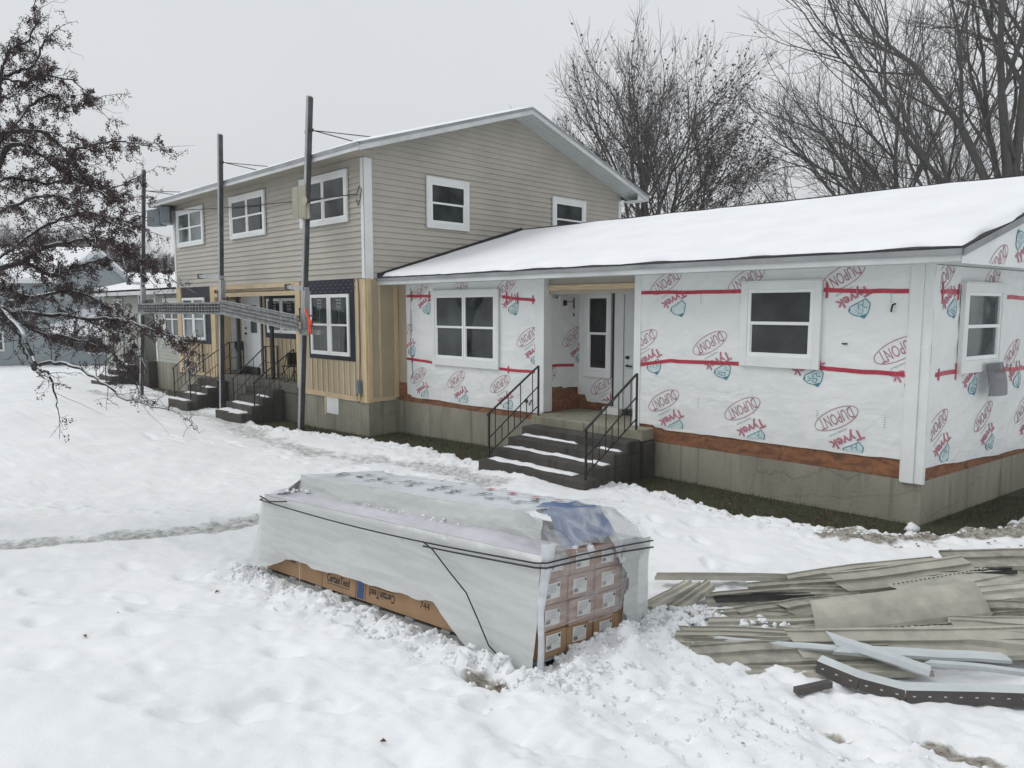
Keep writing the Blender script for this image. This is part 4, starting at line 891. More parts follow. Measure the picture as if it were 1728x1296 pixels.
Q = [(XLL-.5,8.5,3.36),(XLL-.5,-.55,3.36),(-28.2,4,4.70),(-28.2,4,4.70)]; mb.poly(Q[:3]); mb.poly([(-28.2,4,4.70),(XL,4,4.70),(XL,8.5,3.36),(XLL-.5,8.5,3.36)])
mb.poly([(XLL-.5,-.55,3.2),(XL,-.55,3.2),(XL,8.5,3.2),(XLL-.5,8.5,3.2)])
roof3 = mb.build('roof', M['shingle'], house)
snow_sheet('roof_snow', [(q[0], q[1], q[2]+.005) for q in LQ], 60, 24, .07, roof3, .04, 11); snow_sheet('roof_snow', [(XLL-.5,8.5,3.365),(XLL-.5,-.55,3.365),(-28.2,4,4.71),(-28.25,4.05,4.71)], 20, 12, .06, roof3, .03, 12)

# ------------------------------------------------------------------ steps and railings
def railing(posts, parent, h=.8, ext=None):
    """posts: (bottom point, top point) of a sloping rail; balusters between two rails"""
    mb = MB(); (b0, h0), (b1, h1) = posts; b0 = Vector(b0); b1 = Vector(b1)
    t0 = b0+Vector((0,0,h0)); t1 = b1+Vector((0,0,h1))
    mb.bar(b0, t0, .028, .028); mb.bar(b1, t1, .028, .028)
    mb.bar(t0+(t0-t1).normalized()*.05+Vector((0,0,.01)), t1+Vector((0,0,.01)), .036, .02)
    l0 = b0+Vector((0,0,h0*.46)); l1 = b1+Vector((0,0,h1*.60)); mb.bar(l0, l1, .016, .016)
    k0 = b0+Vector((0,0,h0*.12)); k1 = b1+Vector((0,0,h1*.20)); mb.bar(k0, k1, .016, .016)
    n = 8
    for i_ in range(1, n):
        f = i_/n; top = (t0.lerp(t1, f) if i_ % 2 else l0.lerp(l1, f)); mb.bar(k0.lerp(k1, f), top, .012, .012)
    if ext:                                # level run along the landing
        for q in ext:
            e0, e1, hh = Vector(q[0]), Vector(q[1]), q[2]; up = Vector((0,0,hh))
            mb.bar(e0+up, e1+up, .036, .02); mb.bar(e0+up*.5, e1+up*.5, .016, .016); mb.bar(e0+up*.1, e1+up*.1, .016, .016); mb.bar(e1, e1+up, .028, .028)
            m_ = max(2, int((e1-e0).length/.28))
            for i_ in range(1, m_): p = e0.lerp(e1, i_/m_); mb.bar(p+up*.1, p+(up if i_ % 2 else up*.5), .012, .012)
    return mb.build('handrail', M['black'], parent)
def steps(name, label, x0, x1, yf, zt, n, rise, run, mats, zb=-.6, group=None, cheek=0):
    """n treads going down toward -y from the landing front edge yf"""
    root = empty(name, ((x0+x1)/2, yf-n*run/2, 0), label, 'steps', group)
    mb = MB()
    for k in range(n):
        z = zt-(k+1)*rise; y1 = yf-k*run; y0 = y1-run
        mb.box(x0-.004*k, x1+.004*k, y0-.02, y1 if k else y1, z-.20 if k < n-1 else zb, z)
        if k < n-1: mb.box(x0+.0, x1, y0, y1, zb, z-.2)
    mb.build('treads', mats[0], root, bevel=.018)
    return root
def tread_snow(root, x0, x1, yf, zt, rise, run, rows, seed):
    mb = MB(); 
    for k, a, b_, frac in rows:
        z = zt-k*rise; y1 = yf-(k-1)*run; n = int((b_-a)/.035)+2; m_ = 6; b0 = len(mb.v)
        for j in range(m_+1):
            for i_ in range(n+1):
                x = a+(b_-a)*i_/n; w_ = run*frac*(.75+.5*float(vnoise(np.array([x*5+seed]), np.array([k*7.]))[0])); y = y1-.005-w_*j/m_ if k else y1-w_*j/m_
                e = min(j, m_-j)/(m_/2) if frac < .98 else (m_-j)/m_*2; e = min(1, e)*min(1, i_/2, (n-i_)/2)
                mb.v.append((x, y, z+.003+.028*e*(.5+float(vnoise(np.array([x*9+seed]), np.array([y*9+k]))[0]))))
        for j in range(m_):
            for i_ in range(n): q = b0+j*(n+1)+i_; mb.f.append((q, q+n+1, q+n+2, q+1)); mb.m.append(0)
    mb.build('snow', M['snow'], root, smooth=True)
ps = steps('porch_steps', 'wide dark concrete steps leading up to the low wing porch, snow on lower treads', -6.20, -3.92, -.33, .74, 4, .15, .34, [M['concrete_old']], group='concrete entrance steps')
mb = MB(); mb.box(-6.31, -3.90, -.33, .999, .55, .74); mb.box(-6.31, -4.01, -.32, .999, -.6, .55, 0); mb.build('landing', M['concrete_pale'], ps, bevel=.02)
mb = MB(); mb.box(-4.008, -3.84, -.30, -.03, -.6, .545); mb.build('cheek_block', M['concrete_old'], ps, bevel=.03)
tread_snow(ps, -6.2, -3.9, -.33, .74, .15, .34, [(2,-6.15,-4.9,.22),(3,-6.15,-3.98,.5),(4,-6.15,-4.3,.7),(2,-4.45,-4.0,.35)], 3)
railing((((-6.15,-1.52,.13), .76), ((-6.15,-.31,.74), .88)), ps); railing((((-3.99,-1.60,.13), .76), ((-3.99,-.36,.74), .88)), ps)

def flight(name, label, x0, x1, rails, snow, seed):
    r = steps(name, label, x0, x1, -.72, .74, 4, .18, .29, [M['concrete_old']], group='concrete entrance steps'); tread_snow(r, x0, x1, -.72, .74, .18, .29, snow, seed)
    for q in rails: railing(q[0], r, ext=q[1] if len(q) > 1 else None)
    return r
fl1 = flight('porch_steps', 'narrow concrete steps with black railings below the white door of the tan house', -19.65, -18.2,
    [((((-19.55,-1.74,.05), .86), ((-19.55,-.86,.74), .90)),), ((((-18.3,-1.76,.07), .84), ((-18.3,-.58,.74), .93)), [((-18.3,-.58,.74), (-18.3,-.16,.74), .93)])], [(2,-18.8,-18.25,.8),(3,-19.3,-18.25,.8),(4,-19.6,-18.6,.9)], 5)
mb = MB(); mb.box(-18.598, -13.90, -.72, -.11, .5, .74); mb.box(-18.598, -13.91, -.70, -.11, -.6, .5); mb.box(-19.7, -18.602, -.72, D0-.001, .5, .74) if False else None
mb.build('landing', M['concrete_mid'], fl1, bevel=.02)
fl2 = flight('porch_steps', 'narrow concrete steps with black railings left of the tallest front pole', -16.3, -14.8,
    [((((-16.2,-1.44,-.0), .80), ((-16.2,-.5,.74), .88)), [((-16.2,-.5,.74), (-16.2,-.16,.74), .88)]), ((((-14.92,-1.47,.0), .79), ((-14.92,-.35,.74), .84)),)], [(2,-15.6,-14.9,.4),(3,-16.2,-14.9,.8),(4,-16.25,-15.0,1.0)], 8)
lw = steps('porch_steps', 'far left concrete steps with snowy treads seen behind the crabapple branches', -28.6, -27.2, -.35, .72, 4, .2, .3, [M['concrete_old']], group='concrete entrance steps')
tread_snow(lw, -28.6, -27.2, -.35, .72, .2, .3, [(1,-28.5,-27.3,.9),(2,-28.5,-27.3,.9),(3,-28.5,-27.3,.9),(4,-28.5,-27.3,.9)], 15)
mb = MB(); mb.box(-28.6, -25.9, -.35, -.04, -.6, .72); mb.build('landing', M['concrete_old'], lw)
railing((((-28.5,-1.4,-.1), .8), ((-28.5,-.35,.72), .85)), lw); railing((((-27.3,-1.4,-.1), .8), ((-27.3,-.35,.72), .85)), lw)
for x in (-18.05, -15.98):
    mb = MB(); mb.tube([(x,-.40,.74),(x,-.40,3.0)], .055, 12); mb.box(x-.09, x+.09, -.49, -.31, .742, .752); mb.box(x-.09, x+.09, -.49, -.31, 2.96, 2.98)
    tag(mb.build('steel_post', M['black'], smooth=False), 'round black steel post holding up the recessed porch, ' + ('left one beside the white door' if x < -17 else 'right one before the wide window'), 'post', 'black porch posts')
# things on the landing
r = empty('folding_chair', (-15.1,-.35,.74), 'black folding chair standing on the landing beside the tan wall', 'chair')
mb = MB(); mb.box(-15.3, -14.98, -.5, -.2, 1.12, 1.15); mb.build('seat', M['black'], r)
mb = MB(); mb.box(-15.0, -14.97, -.5, -.2, 1.18, 1.5); mb.build('backrest', M['black'], r)
for yy in (-.5, -.2):
    mb = MB(); mb.tube([(-15.35,yy,.745),(-14.98,yy,1.5)], .011, 6); mb.build('leg', M['black'], r); mb = MB(); mb.tube([(-14.95,yy,.745),(-15.28,yy,1.14)], .011, 6); mb.build('leg', M['black'], r)
mb = MB()
P_ = [(-18.30,-.40),(-18.30,-.20)]
for k in range(8):
    x0 = -.41+.028*k
    mb.poly([(-18.27, x0, 1.69), (-18.27, x0+.028, 1.69), (-18.262-.01*(k % 2), x0+.03, 1.40-.06*math.sin(k)), (-18.262-.01*((k+1) % 2), x0, 1.40-.06*math.sin(k-1))])
    mb.poly([(-18.33, x0, 1.69), (-18.33, x0+.028, 1.69), (-18.335, x0+.03, 1.5), (-18.335, x0, 1.5)]); mb.poly([(-18.27, x0, 1.69), (-18.27, x0+.028, 1.69), (-18.33, x0+.028, 1.69), (-18.33, x0, 1.69)])
tag(mb.build('rag', M['black']), 'black cloth hung over the porch railing near the white door', 'cloth')
mb = MB(); mb.tube([(-20.7,-.80,.95),(-20.7,-.95,.97),(-20.62,-1.02,.95),(-20.4,-1.06,.90),(-20.15,-1.06,.82),(-20.05,-1.06,.6)], [.07,.07,.075,.075,.07,.07], 10)
tag(mb.build('vent_duct', M['greysiding'], smooth=True), 'bent pale vent duct at the foot of the left bay beside the steps', 'duct')
jb = empty('electric_box', (-11.0,D0-.03,.80), 'small grey electric box low on the pine corner, cable running up', 'electric box')
mb = MB(); F2.box(mb, -11.12, -10.98, .78, 1.07, .03, .11); F2.box(mb, -11.105, -10.995, .80, 1.05, .11, .122); mb.build('cover', M['jbox'], jb, bevel=.008)
mb = MB(); mb.tube([(-11.02,D0-.06,1.07),(-10.98,D0-.05,1.6),(-10.985,D0-.05,2.3),(-10.97,D0-.05,2.9),(-11.03,D0-.04,3.22),(-11.06,D0-.04,3.3)], .008, 6); mb.tube([(-11.1,D0-.07,.78),(-11.1,D0-.09,.62),(-11.02,D0-.09,.58),(-10.96,D0-.08,.66),(-10.97,D0-.06,.8)], .008, 6); mb.build('cable', M['black'], jb)
mb = MB(); mb.tube([(-10.25,-.02,3.1),(-10.24,-.03,2.4),(-10.26,-.03,1.7),(-10.20,-.03,1.25),(-10.24,-.04,1.12)], .006, 5); tag(mb.build('loose_wire', M['black']), 'thin black wire hanging down the wrapped wall beside the pine corner', 'wire')
# insect screen draped from the end window
mb = MB(); n = 10
for i_ in range(n):
    for j in range(8):
        def q(a, b_): 
            s_ = 1.30+.55*a+.10*b_*a; z = 1.93-.42*b_-.03*math.sin(a*3)*b_; return FE.p(s_+.02*math.sin(b_*5), z, .125+.05*math.sin(a*7+b_*2)*b_+.03*b_)
        mb.poly([q(i_/n, (j+1)/8), q((i_+1)/n, (j+1)/8), q((i_+1)/n, j/8), q(i_/n, j/8)])
tag(mb.build('insect_screen', M['screen'], smooth=True), 'torn grey insect screen hanging out of the end window', 'window screen')

# ------------------------------------------------------------------ pump jack poles and planks
def pole(label, b, t, zb, arm_z, jack_top, jack_bot, brace_z, arm_len, seed, shelf=False):
    root = empty('scaffold_pole', b, label, 'scaffold pole', 'aluminium pump jack poles standing along the front wall')
    b = Vector(b); t = Vector(t); d = (t-b).normalized(); at_ = lambda z: b+d*((z-b.z)/d.z)
    mb = MB(); up = (0,1,0)
    x = d.cross(Vector((0,1,0))).normalized()
    mb.bar(b+x*.03, t+x*.03, .10, .095, 0, up); mb.bar(b-x*.035, t-x*.035-d*.03, .04, .10, 1, up); mb.build('mast', [M['alu'], M['alu_dark']], root)
    mb = MB(); p = at_(brace_z); mb.bar(p+Vector((-.14,0,0)), p+Vector((.16,0,0)), .05, .06); mb.tube([p+Vector((.12,.04,0)), Vector((p.x+1.5, -.55, 6.22))], .011, 6); mb.tube([p+Vector((.12,.04,0)), Vector((p.x+.95, -.75, 6.17))], .011, 6); mb.build('roof_brace', M['steel'], root)
    mb = MB(); p0, p1 = at_(jack_bot), at_(jack_top); o_ = Vector((.06,0,0)); mb.bar(p0+o_, p1+o_, .13, .13, 0, up); mb.bar(p0+Vector((-.09,-.02,.3)), p0+Vector((-.09,-.02,.62)), .04, .05, 1); mb.build('pump_jack', [M['alu'], M['alu_dark']], root, bevel=.006)
    mb = MB(); p = at_(arm_z); e = p+Vector((-arm_len,0,.07)); mb.bar(p+Vector((.1,0,0)), e, .09, .09, 0); mb.bar(e-Vector((.09,0,.0)), e, .12, .13, 1); mb.build('bench_arm', [M['alu'], M['alu_dark']], root)
    mb = MB(); p = at_(jack_bot+.08); k = p+Vector((.95 if shelf else .55,0,-.0)); mb.bar(p+Vector((0,-.08,0)), k+Vector((0,-.08,0)), .09, .10); mb.bar(p+Vector((.35,0,.02)), p+Vector((.42,0,.38)), .02, .03, 1); mb.bar(p+Vector((.1,0,.3)), p+Vector((.42,0,.38)), .02, .03, 1); mb.build('plank_bracket', [M['alu_plank'], M['alu_dark']], root)
    return root
z1, z2, z3 = gz(-23.2,-1.5), gz(-16.96,-1.44), gz(-12.67,-1.42)
pole('aluminium pole farthest left before the low far wing', (-23.18,-1.5,z1-.05), (-21.91,-1.5,6.97), 0, 3.45, 3.35, 2.45, 6.32, 1.3, 1)
pole('middle aluminium pole between the two flights of steps', (-16.96,-1.44,z2-.05), (-16.386,-1.44,7.144), 0, 3.48, 3.42, 2.50, 6.42, 1.35, 2)
pole('tallest aluminium pole at right with the tan card and orange glove', (-12.674,-1.42,z3-.05), (-11.859,-1.42,7.19), 0, 3.08, 3.05, 2.05, 6.47, .75, 3, True)
def plank(label, a, b, h, w_, style):
    root = empty('scaffold_plank', a, label, 'scaffold plank', 'aluminium planks hung between the poles')
    a = Vector(a); b = Vector(b); d = (b-a).normalized(); up = Vector((0,0,1)); s_ = d.cross(up).normalized(); L_ = (b-a).length
    mb = MB()
    if style == 'deck':                     # plank tipped on edge: long ribs and slots
        for k in range(4): z = (k+.5)/4*h; mb.bar(a+up*z, b+up*z, .05, h/4-.018, 0)
        for k in range(5): z = k/4*h; mb.bar(a+up*z+s_*.028, b+up*z+s_*.028, .02, .014 if k in (0,4) else .008, 1 if k in (0, 4) else 2)
        n = 26
        for r_ in range(4):
            for k in range(n): f = (k+.3+.4*random.random())/n; p = a+d*L_*f+up*((r_+.5)/4*h+.02)+s_*.027; mb.bar(p, p+d*L_/n*.5, .004, .012, 2)
        mb.build('deck', [M['alu_plank'], M['alu'], M['alu_dark']], root)
    else:                                   # underside with cross ribs showing
        mb.bar(a+up*.02, b+up*.02, .05, .05, 0); mb.bar(a+up*h, b+up*h, .05, .05, 0); mb.bar(a+up*(h*.36), b+up*(h*.36), .03, .025, 0); mb.bar(a+up*(h*.68), b+up*(h*.68), .03, .025, 0); mb.build('side_rail', [M['alu_plank']], root)
        mb = MB(); n = int(L_/.21)
        for k in range(n): mb = MB(); p = a+d*L_*(k+.5)/n; mb.bar(p+up*.04, p+up*(h-.02), .03, .05, 0, (0,1,0)); mb.build('rung', [M['alu_plank']], root)
        mb = MB(); mb.bar(a+up*(h*.5)-s_*.05, b+up*(h*.5)-s_*.05, .01, h*.96, 0, (0,0,1)); mb.build('back_panel', M['alu_dark'], root)
    return root
plank('ribbed aluminium plank hung level between the left and middle poles', (-22.75,-1.62,2.50), (-16.2,-1.60,2.50), .30, .3, 'rung')
plank('slotted aluminium plank sloping from the middle pole to the right pole', (-16.35,-1.62,2.52), (-12.28,-1.62,2.14), .36, .3, 'deck')
mb = MB(); mb.box(-12.56, -11.98, -1.53, -1.50, 4.63, 5.33); mb.poly([(-12.15,-1.56,5.02),(-11.88,-1.60,4.86),(-11.80,-1.58,4.98),(-12.0,-1.54,5.12)]); mb.box(-12.2, -11.86, -1.515, -1.495, 4.60, 4.93); mb.box(-12.3, -12.29, -1.535, -1.53, 4.63, 5.33)
tag(mb.build('card_pad', M['bag_tan']), 'piece of tan card strapped round the tallest pole in front of the window', 'card')
mb = MB(); pts = [(-11.98,-1.60,2.66),(-11.95,-1.60,2.58),(-11.86,-1.61,2.48),(-11.78,-1.61,2.34),(-11.78,-1.61,2.18)]; mb.tube(pts, [.018,.03,.022,.042,.028], 9); mb.tube([(-11.78,-1.61,2.22),(-11.73,-1.62,2.10)], [.03,.018], 6); mb.tube([(-11.80,-1.61,2.22),(-11.83,-1.62,2.08)], [.03,.018], 6); mb.tube([(-11.78,-1.61,2.38),(-11.70,-1.62,2.30)], [.028,.018], 6)
tag(mb.build('work_glove', M['orange'], smooth=True), 'bright orange glove hung on the bracket of the tallest pole', 'glove')
# flood lights and cables at the upper left corner
fl = empty('flood_light', (-21.4,-1.0,5.9), 'pair of grey flood lights under the eave at the upper left corner', 'flood light')
for dx, rz in ((-.55,.35), (.30,-.5)):
    mb = MB(); c = Vector((-21.75+dx, -1.05, 5.55)); ax = Vector((math.cos(rz), math.sin(rz), 0)); ay = Vector((-math.sin(rz), math.cos(rz), 0))
    P_ = [c+ax*a*(.30 if z_ < 0 else .27)+ay*b_*.14+Vector((0,0,z_*.26)) for z_ in (-1, 1) for a, b_ in ((-1,-1),(1,-1),(1,1),(-1,1))]; mb.hexa(P_); mb.build('lamp_head', M['jbox'], fl, bevel=.02)
mb = MB(); mb.tube([(-21.75,-1.0,5.6),(-21.75,-.95,5.75),(-21.45,-.85,5.82)], .03, 8); mb.box(-21.9, -21.2, -1.12, -.9, 5.72, 5.83); mb.build('bracket', M['black'], fl)
def sag(a, b, s_, n=14): a = Vector(a); b = Vector(b); return [a.lerp(b, k/n)-Vector((0,0,s_*4*(k/n)*(1-k/n))) for k in range(n+1)]
mb = MB(); mb.tube(sag((-21.5,-1.0,5.72), (-10.96,-.88,5.09), .06), .012, 5); mb.tube([(-10.96,-.88,5.09),(-10.86,-.88,5.25),(-10.80,-.87,5.18),(-10.84,-.88,4.95),(-10.92,-.88,4.85),(-11.0,-.87,4.98)], .010, 5); tag(mb.build('power_cable', M['black']), 'black cable stretched across the upper windows to the white corner board', 'cable')
mb = MB(); mb.tube(sag((-22.0,-1.0,5.85), (-60,-4.5,8.6), .8), .014, 5); mb.tube(sag((-22.0,-1.0,5.65), (-60,-4.6,8.3), .8), .014, 5); tag(mb.build('service_cable', M['black']), 'twin overhead wires running left from the flood lights through the crabapple', 'cable')

# ------------------------------------------------------------------ pallet of siding cartons
def PP(s, t, h): return PALP+PA*s+PE*t+PN*h
rt = empty('pallet', PALP, 'low timber pallet frozen into the snow beneath the wrapped cartons', 'pallet')
def pbox(mb, s0, s1, t0, t1, h0, h1, m=0): mb.hexa([PP(s0,t0,h0),PP(s1,t0,h0),PP(s1,t1,h0),PP(s0,t1,h0),PP(s0,t0,h1),PP(s1,t0,h1),PP(s1,t1,h1),PP(s0,t1,h1)], m)
mb = MB()
for k in range(9): s = .04+k*(PLn-.18)/8; pbox(mb, s, s+.1, .03, PW-.03, -.05, -.028)
mb.build('boards', M['plankwood'], rt)
for k in range(3): mb = MB(); t = .04+k*(PW-.14)/2; pbox(mb, .02, PLn-.02, t, t+.07, -.14, -.052); mb.build('runner', M['plankwood'], rt)
H4 = .19; colw = (PW-.06)/4; names = ['nearest the milky plastic fold', 'second from the milky plastic fold', 'second from the far right edge', 'on the far right edge']; rows_ = ['bottom row', 'second row up', 'third row up', 'top row']
for r_ in range(4):
    for c_ in range(4):
        ro = empty('carton', PP(PLn-.2, .03+colw*(c_+.5), r_*H4-.02), 'long siding carton in the %s, %s' % (rows_[r_], names[c_]), 'carton', 'siding cartons stacked on the pallet')
        j = random.uniform(-.02, .015); mb = MB(); t0 = .03+c_*colw+.004; h0 = r_*H4-.024; pbox(mb, .02, PLn-.03+j, t0, t0+colw-.008, h0, h0+H4-.005)
        mb.build('box', M['cardboard'] if r_ == 0 else M['card_edge'], ro, bevel=.006)
        mb = MB(); s = PLn-.03+j+.003; a0 = t0+colw*.22+random.uniform(-.02,.02); a1 = a0+colw*.52; b0_ = h0+.045+random.uniform(-.012,.012); b1_ = b0_+.115
        tl = random.uniform(-.006, .006)
        mb.poly([PP(s,a0,b0_),PP(s,a1,b0_+tl),PP(s,a1,b1_+tl),PP(s,a0,b1_)], 0)
        if True:
            for q in range(7): x = a0+.012+q*.0075; mb.poly([PP(s+.002,x,b0_+.012),PP(s+.002,x+.0035,b0_+.012),PP(s+.002,x+.0035,b0_+.040),PP(s+.002,x,b0_+.040)], 1)
            for q in range(4): z = b1_-.02-q*.016; mb.poly([PP(s+.002,a0+.02,z),PP(s+.002,a1-.03-.02*(q % 2),z),PP(s+.002,a1-.03-.02*(q % 2),z+.004),PP(s+.002,a0+.02,z+.004)], 2)
            mb.poly([PP(s+.002,a1-.03,b1_-.03),PP(s+.002,a1-.008,b1_-.03),PP(s+.002,a1-.008,b1_-.008),PP(s+.002,a1-.03,b1_-.008)], 1)
        if r_ == 0 and c_ == 0:            # printed long side
            fr = Fr(PP(0,t0-.002,0), PA, -PE)
            class FrP(Fr):
                def p(s_, a, z, n=0): return PALP+PA*a+PN*z-PE*(n-t0)
            f2 = FrP((0,0,0), (1,0,0), (0,-1,0))
            mb.build('label_sticker', [M['paper'], M['ink'], M['logo_grey'], M['ink'], M['blue_print']], ro); mb = MB()
            pr = Print(mb, f2, (0,0), 0, .002)
            pr.text('CertainTeed', 1.32, .088, .36, .075, 3, .02); pr.line([(1.14,.035),(1.5,.035)], .006, 3)
            p2 = Print(mb, f2, (1.98, .075), PI, .002); p2.text('CertainTeed', 0, 0, .36, .075, 3, .02); p2.line([(-.18,-.055),(.18,-.055)], .006, 3)
            pr.face([(1.62,-.01),(1.72,-.01),(1.72,.155),(1.62,.155)], 4); pr.line([(1.60,-.02),(1.60,.155)], .006, 3); pr.line([(1.745,-.02),(1.745,.155)], .006, 3); pr.line([(1.06,-.02),(1.06,.155)], .004, 3)
            pr.text('744', .52, .13, .12, .06, 3); pr.text('744', 2.55, .11, .12, .06, 3)
        mb.build('label_sticker' if (r_ or c_) else 'side_print', [M['paper'], M['ink'], M['logo_grey'], M['ink'], M['blue_print']], ro)
# plastic wrap
wr = empty('plastic_wrap', PP(0,0,.4), 'milky plastic sheeting wrapped round the long stack of siding cartons', 'plastic sheeting')
def grid(fn, nu, nv, name, m, parent=wr, smoothf=True):
    mb = MB(); V = [fn(i_/nu, j/nv) for j in range(nv+1) for i_ in range(nu+1)]
    mb.mesh(V, [(j*(nu+1)+i_, j*(nu+1)+i_+1, (j+1)*(nu+1)+i_+1, (j+1)*(nu+1)+i_) for j in range(nv) for i_ in range(nu)]); return mb.build(name, m, parent, smooth=smoothf)
nz = lambda a, b_, s_=0: sfbm(a, b_, 4, 50+s_)
def hem(s):                                # lower hem of the front sheet, height above pallet deck
    xs = [0,.06,.25,.34,.50,.62,.80,.95,1.15,1.45,1.75,2.05,2.35,2.55,2.72,2.9,3.1,3.4,PLn]; hs = [.03,.02,.045,.075,.15,.165,.165,.15,.145,.165,.17,.165,.165,.17,.18,.06,-.06,-.10,-.12]
    return float(np.interp(s, xs, hs))+nz(s*6, 0, 1)*.018
HS = .745
def front(u, v):
    s = u*(PLn+.03)-.015; h = hem(s)+(HS-hem(s))*v
    # thin layer bulging over the edges of the carton rows
    n_ = .028+.014*nz(s*.9, h*2.5)+.004*nz(s*.9, h*22, 3)+.022*max(0, nz(s*5+h*3, h*3, 33))+(.10*max(0, 1-s/.45)*(1-v)**1.2)+(.05*max(0, (s-3.0)/.8)*(1-v)); n_ = max(n_, .008); n_ *= (1 if v < .93 else (1-v)/.07*.85+.15)
    return PP(s, -n_, h)
grid(front, 150, 36, 'front_sheet', M['film'])
def leftend(u, v): h = .0+HS*v; return PP(-.02-.04*abs(nz(u*4, v*5, 9))-.07*(1-v), u*PW-.0, h)
grid(leftend, 24, 16, 'end_sheet', M['film'])
def ledge(u, v):
    s = u*(PLn-.02); t = .23*v; return PP(s, t-.012, HS-.002+.050*math.sin(min(1, v*1.0)*PI*.5)+.03*nz(s*2.3, t*8, 4)*min(1, v*4))
grid(ledge, 130, 10, 'ledge_sheet', M['film_lilac'])
TH = .975
def riser(u, v):
    s = .26+u*(PLn-.46); t = .205+.03*v+.025*nz(s*1.4, v*2, 6)+.012*nz(s*6, v*3, 7); return PP(s, t, HS+.02+(TH-HS-.02)*v+.02*nz(s*1.8, 0, 8)*v-.02*(u > .96))
grid(riser, 120, 12, 'roll_face', M['film_roll'])
def top(u, v):
    s = .26+u*(PLn-.66); t = .235+(PW-.235)*v; return PP(s, t, TH-.004+.02*nz(s*1.8, 0, 8)*(1-v)+.012*math.sin(v*PI)+.024*nz(s*3, t*4, 10)*min(1, v*3)-.10*max(0, v-.9)/.1)
ts = grid(top, 110, 34, 'top_sheet', M['topsheet'])
def topm(u, v): s = .0+u*.27; t = .05+v*(PW-.1); return PP(s, t, HS-.01+(TH-HS+.005)*u**.85*min(1, .25+v*4)+.03*nz(s*6, t*5, 11))
grid(topm, 8, 20, 'end_fold', M['film_lilac'])
mb = MB()                                  # printing on the top sheet
class FrT(Fr):
    def p(s_, a, z, n=0):
        v = (z-.235)/(PW-.235); u = (a-.26)/(PLn-.66); q = top(min(max(u, 0), 1), min(max(v, 0), 1)); return q+PN*n
ft = FrT((0,0,0), (1,0,0), (0,-1,0)); cols = [.45,.75,1.05,1.36,1.66,1.94,2.22,2.50,2.78,3.05]; wd = ['HD','H','HA','HAR','HS','HA','HR','HS','HD','HAR']
lm = [(0,.28,1),(0,3.38,-1),(1,.28,1),(1,1.36,-1)]
for k, (s, t_) in enumerate(zip(cols, wd)):
    pr = Print(mb, ft, (s, .62+.08*(k % 2)), math.radians(108+random.uniform(-12,12)), .014, lm); pr.text(t_, 0, 0, .13*len(t_)+.05, .095, 0, .0); pr.line([(-.14,-.078),(.10,-.08)], .005, 0)
    pr = Print(mb, ft, (s+.08, 1.02), math.radians(95+random.uniform(-10,10)), .014, lm)
    if k > 5: pr.face([(-.05,-.03),(.06,-.03),(.06,.03),(-.05,.03)], 1)
    pr.line([(.12,-.04),(.22,-.05)], .014, 0)
mb.build('sheet_print', [M['ink'], M['inkred']], ts)
def clear_end(u, v):
    t = u*PW; h = -.02+(HS+.02)*v; return PP(PLn+.012+.02*abs(nz(t*3, h*4, 13))+.03*(v > .8)*(v-.8), t, h)
mb = MB(); NU, NV = 50, 30; keepq = []
def end_part(name, m, cond, off=0):
    mb = MB(); V = []; 
    for j in range(NV+1):
        for i_ in range(NU+1): V.append(clear_end(i_/NU, j/NV)+PA*off)
    mb.mesh(V, [(j*(NU+1)+i_, j*(NU+1)+i_+1, (j+1)*(NU+1)+i_+1, (j+1)*(NU+1)+i_) for j in range(NV) for i_ in range(NU) if cond((i_+.5)/NU, (j+.5)/NV)]); return mb.build(name, m, wr, smooth=True)
end_part('clear_film', M['film_clear'], lambda u, v: v > .27+.04*math.sin(u*9) and u > .02)
end_part('milky_flap', M['film'], lambda u, v: u > .76-.12*max(0, v-.5)+.03*math.sin(v*14), .012)
def fold(u, v): h = -.10+(HS+.18)*v; w_ = .09-.02*math.sin(v*5)+.10*max(0, v-.62); return PP(PLn+.02+.02*math.sin(u*PI)+.012*nz(v*5, u*2, 14), -.05+u*w_+.012*math.sin(v*9), h)
grid(fold, 8, 30, 'corner_fold', M['film_edge'])
def hood(u, v):                            # loose film over the upper carton corner
    t = -.02+u*(.62); a = v*PI*.5; base_h = HS-.10; r1 = .26; return PP(PLn-.36+.40*math.cos(a)*(1-.25*u)+.02*nz(u*5, v*5, 15), t, base_h+(r1-.05*u)*math.sin(a)+.02*nz(u*4, v*6, 16))
grid(hood, 22, 16, 'corner_hood', film_mat('thin_film', .30, .62, (.66,.68,.70), 3))
def knot(u, v): t = .92+u*.46; a = v*PI*.55; return PP(PLn-.34+.36*math.cos(a)+.05*nz(u*6, v*5, 17), t+.05*v, HS-.16+(.30+.08*math.sin(u*PI))*math.sin(a)+.04*nz(u*5, v*6, 18))
grid(knot, 20, 16, 'gathered_film', film_mat('gathered_film', .65, .95, (.70,.72,.74), 3))
def veil(u, v): s = PLn-.52+.50*v; t = .08+u*(PW-.12); a = v*PI*.5; return PP(s+.06*(1-math.cos(a)), t, TH+.035+.03*nz(s*5, t*4, 24)-.30*max(0, v-.55)**1.3/.45**1.3*.8)
grid(veil, 34, 20, 'loose_film', film_mat('loose_film', .12, .48, (.72,.74,.76), 2.6, .2, (2,2,2)))
def tarp(u, v):
    s = PLn-.50+.42*v; t = .45+u*.62-.10*v; return PP(s+.05*u, t, TH+.0+.035*math.sin(u*PI)+.03*nz(u*5+v*3, v*6, 21)-(.17*max(0, v-.55)/.45)*(1+.8*(1-u))+.02*nz(u*4, v*4, 19))
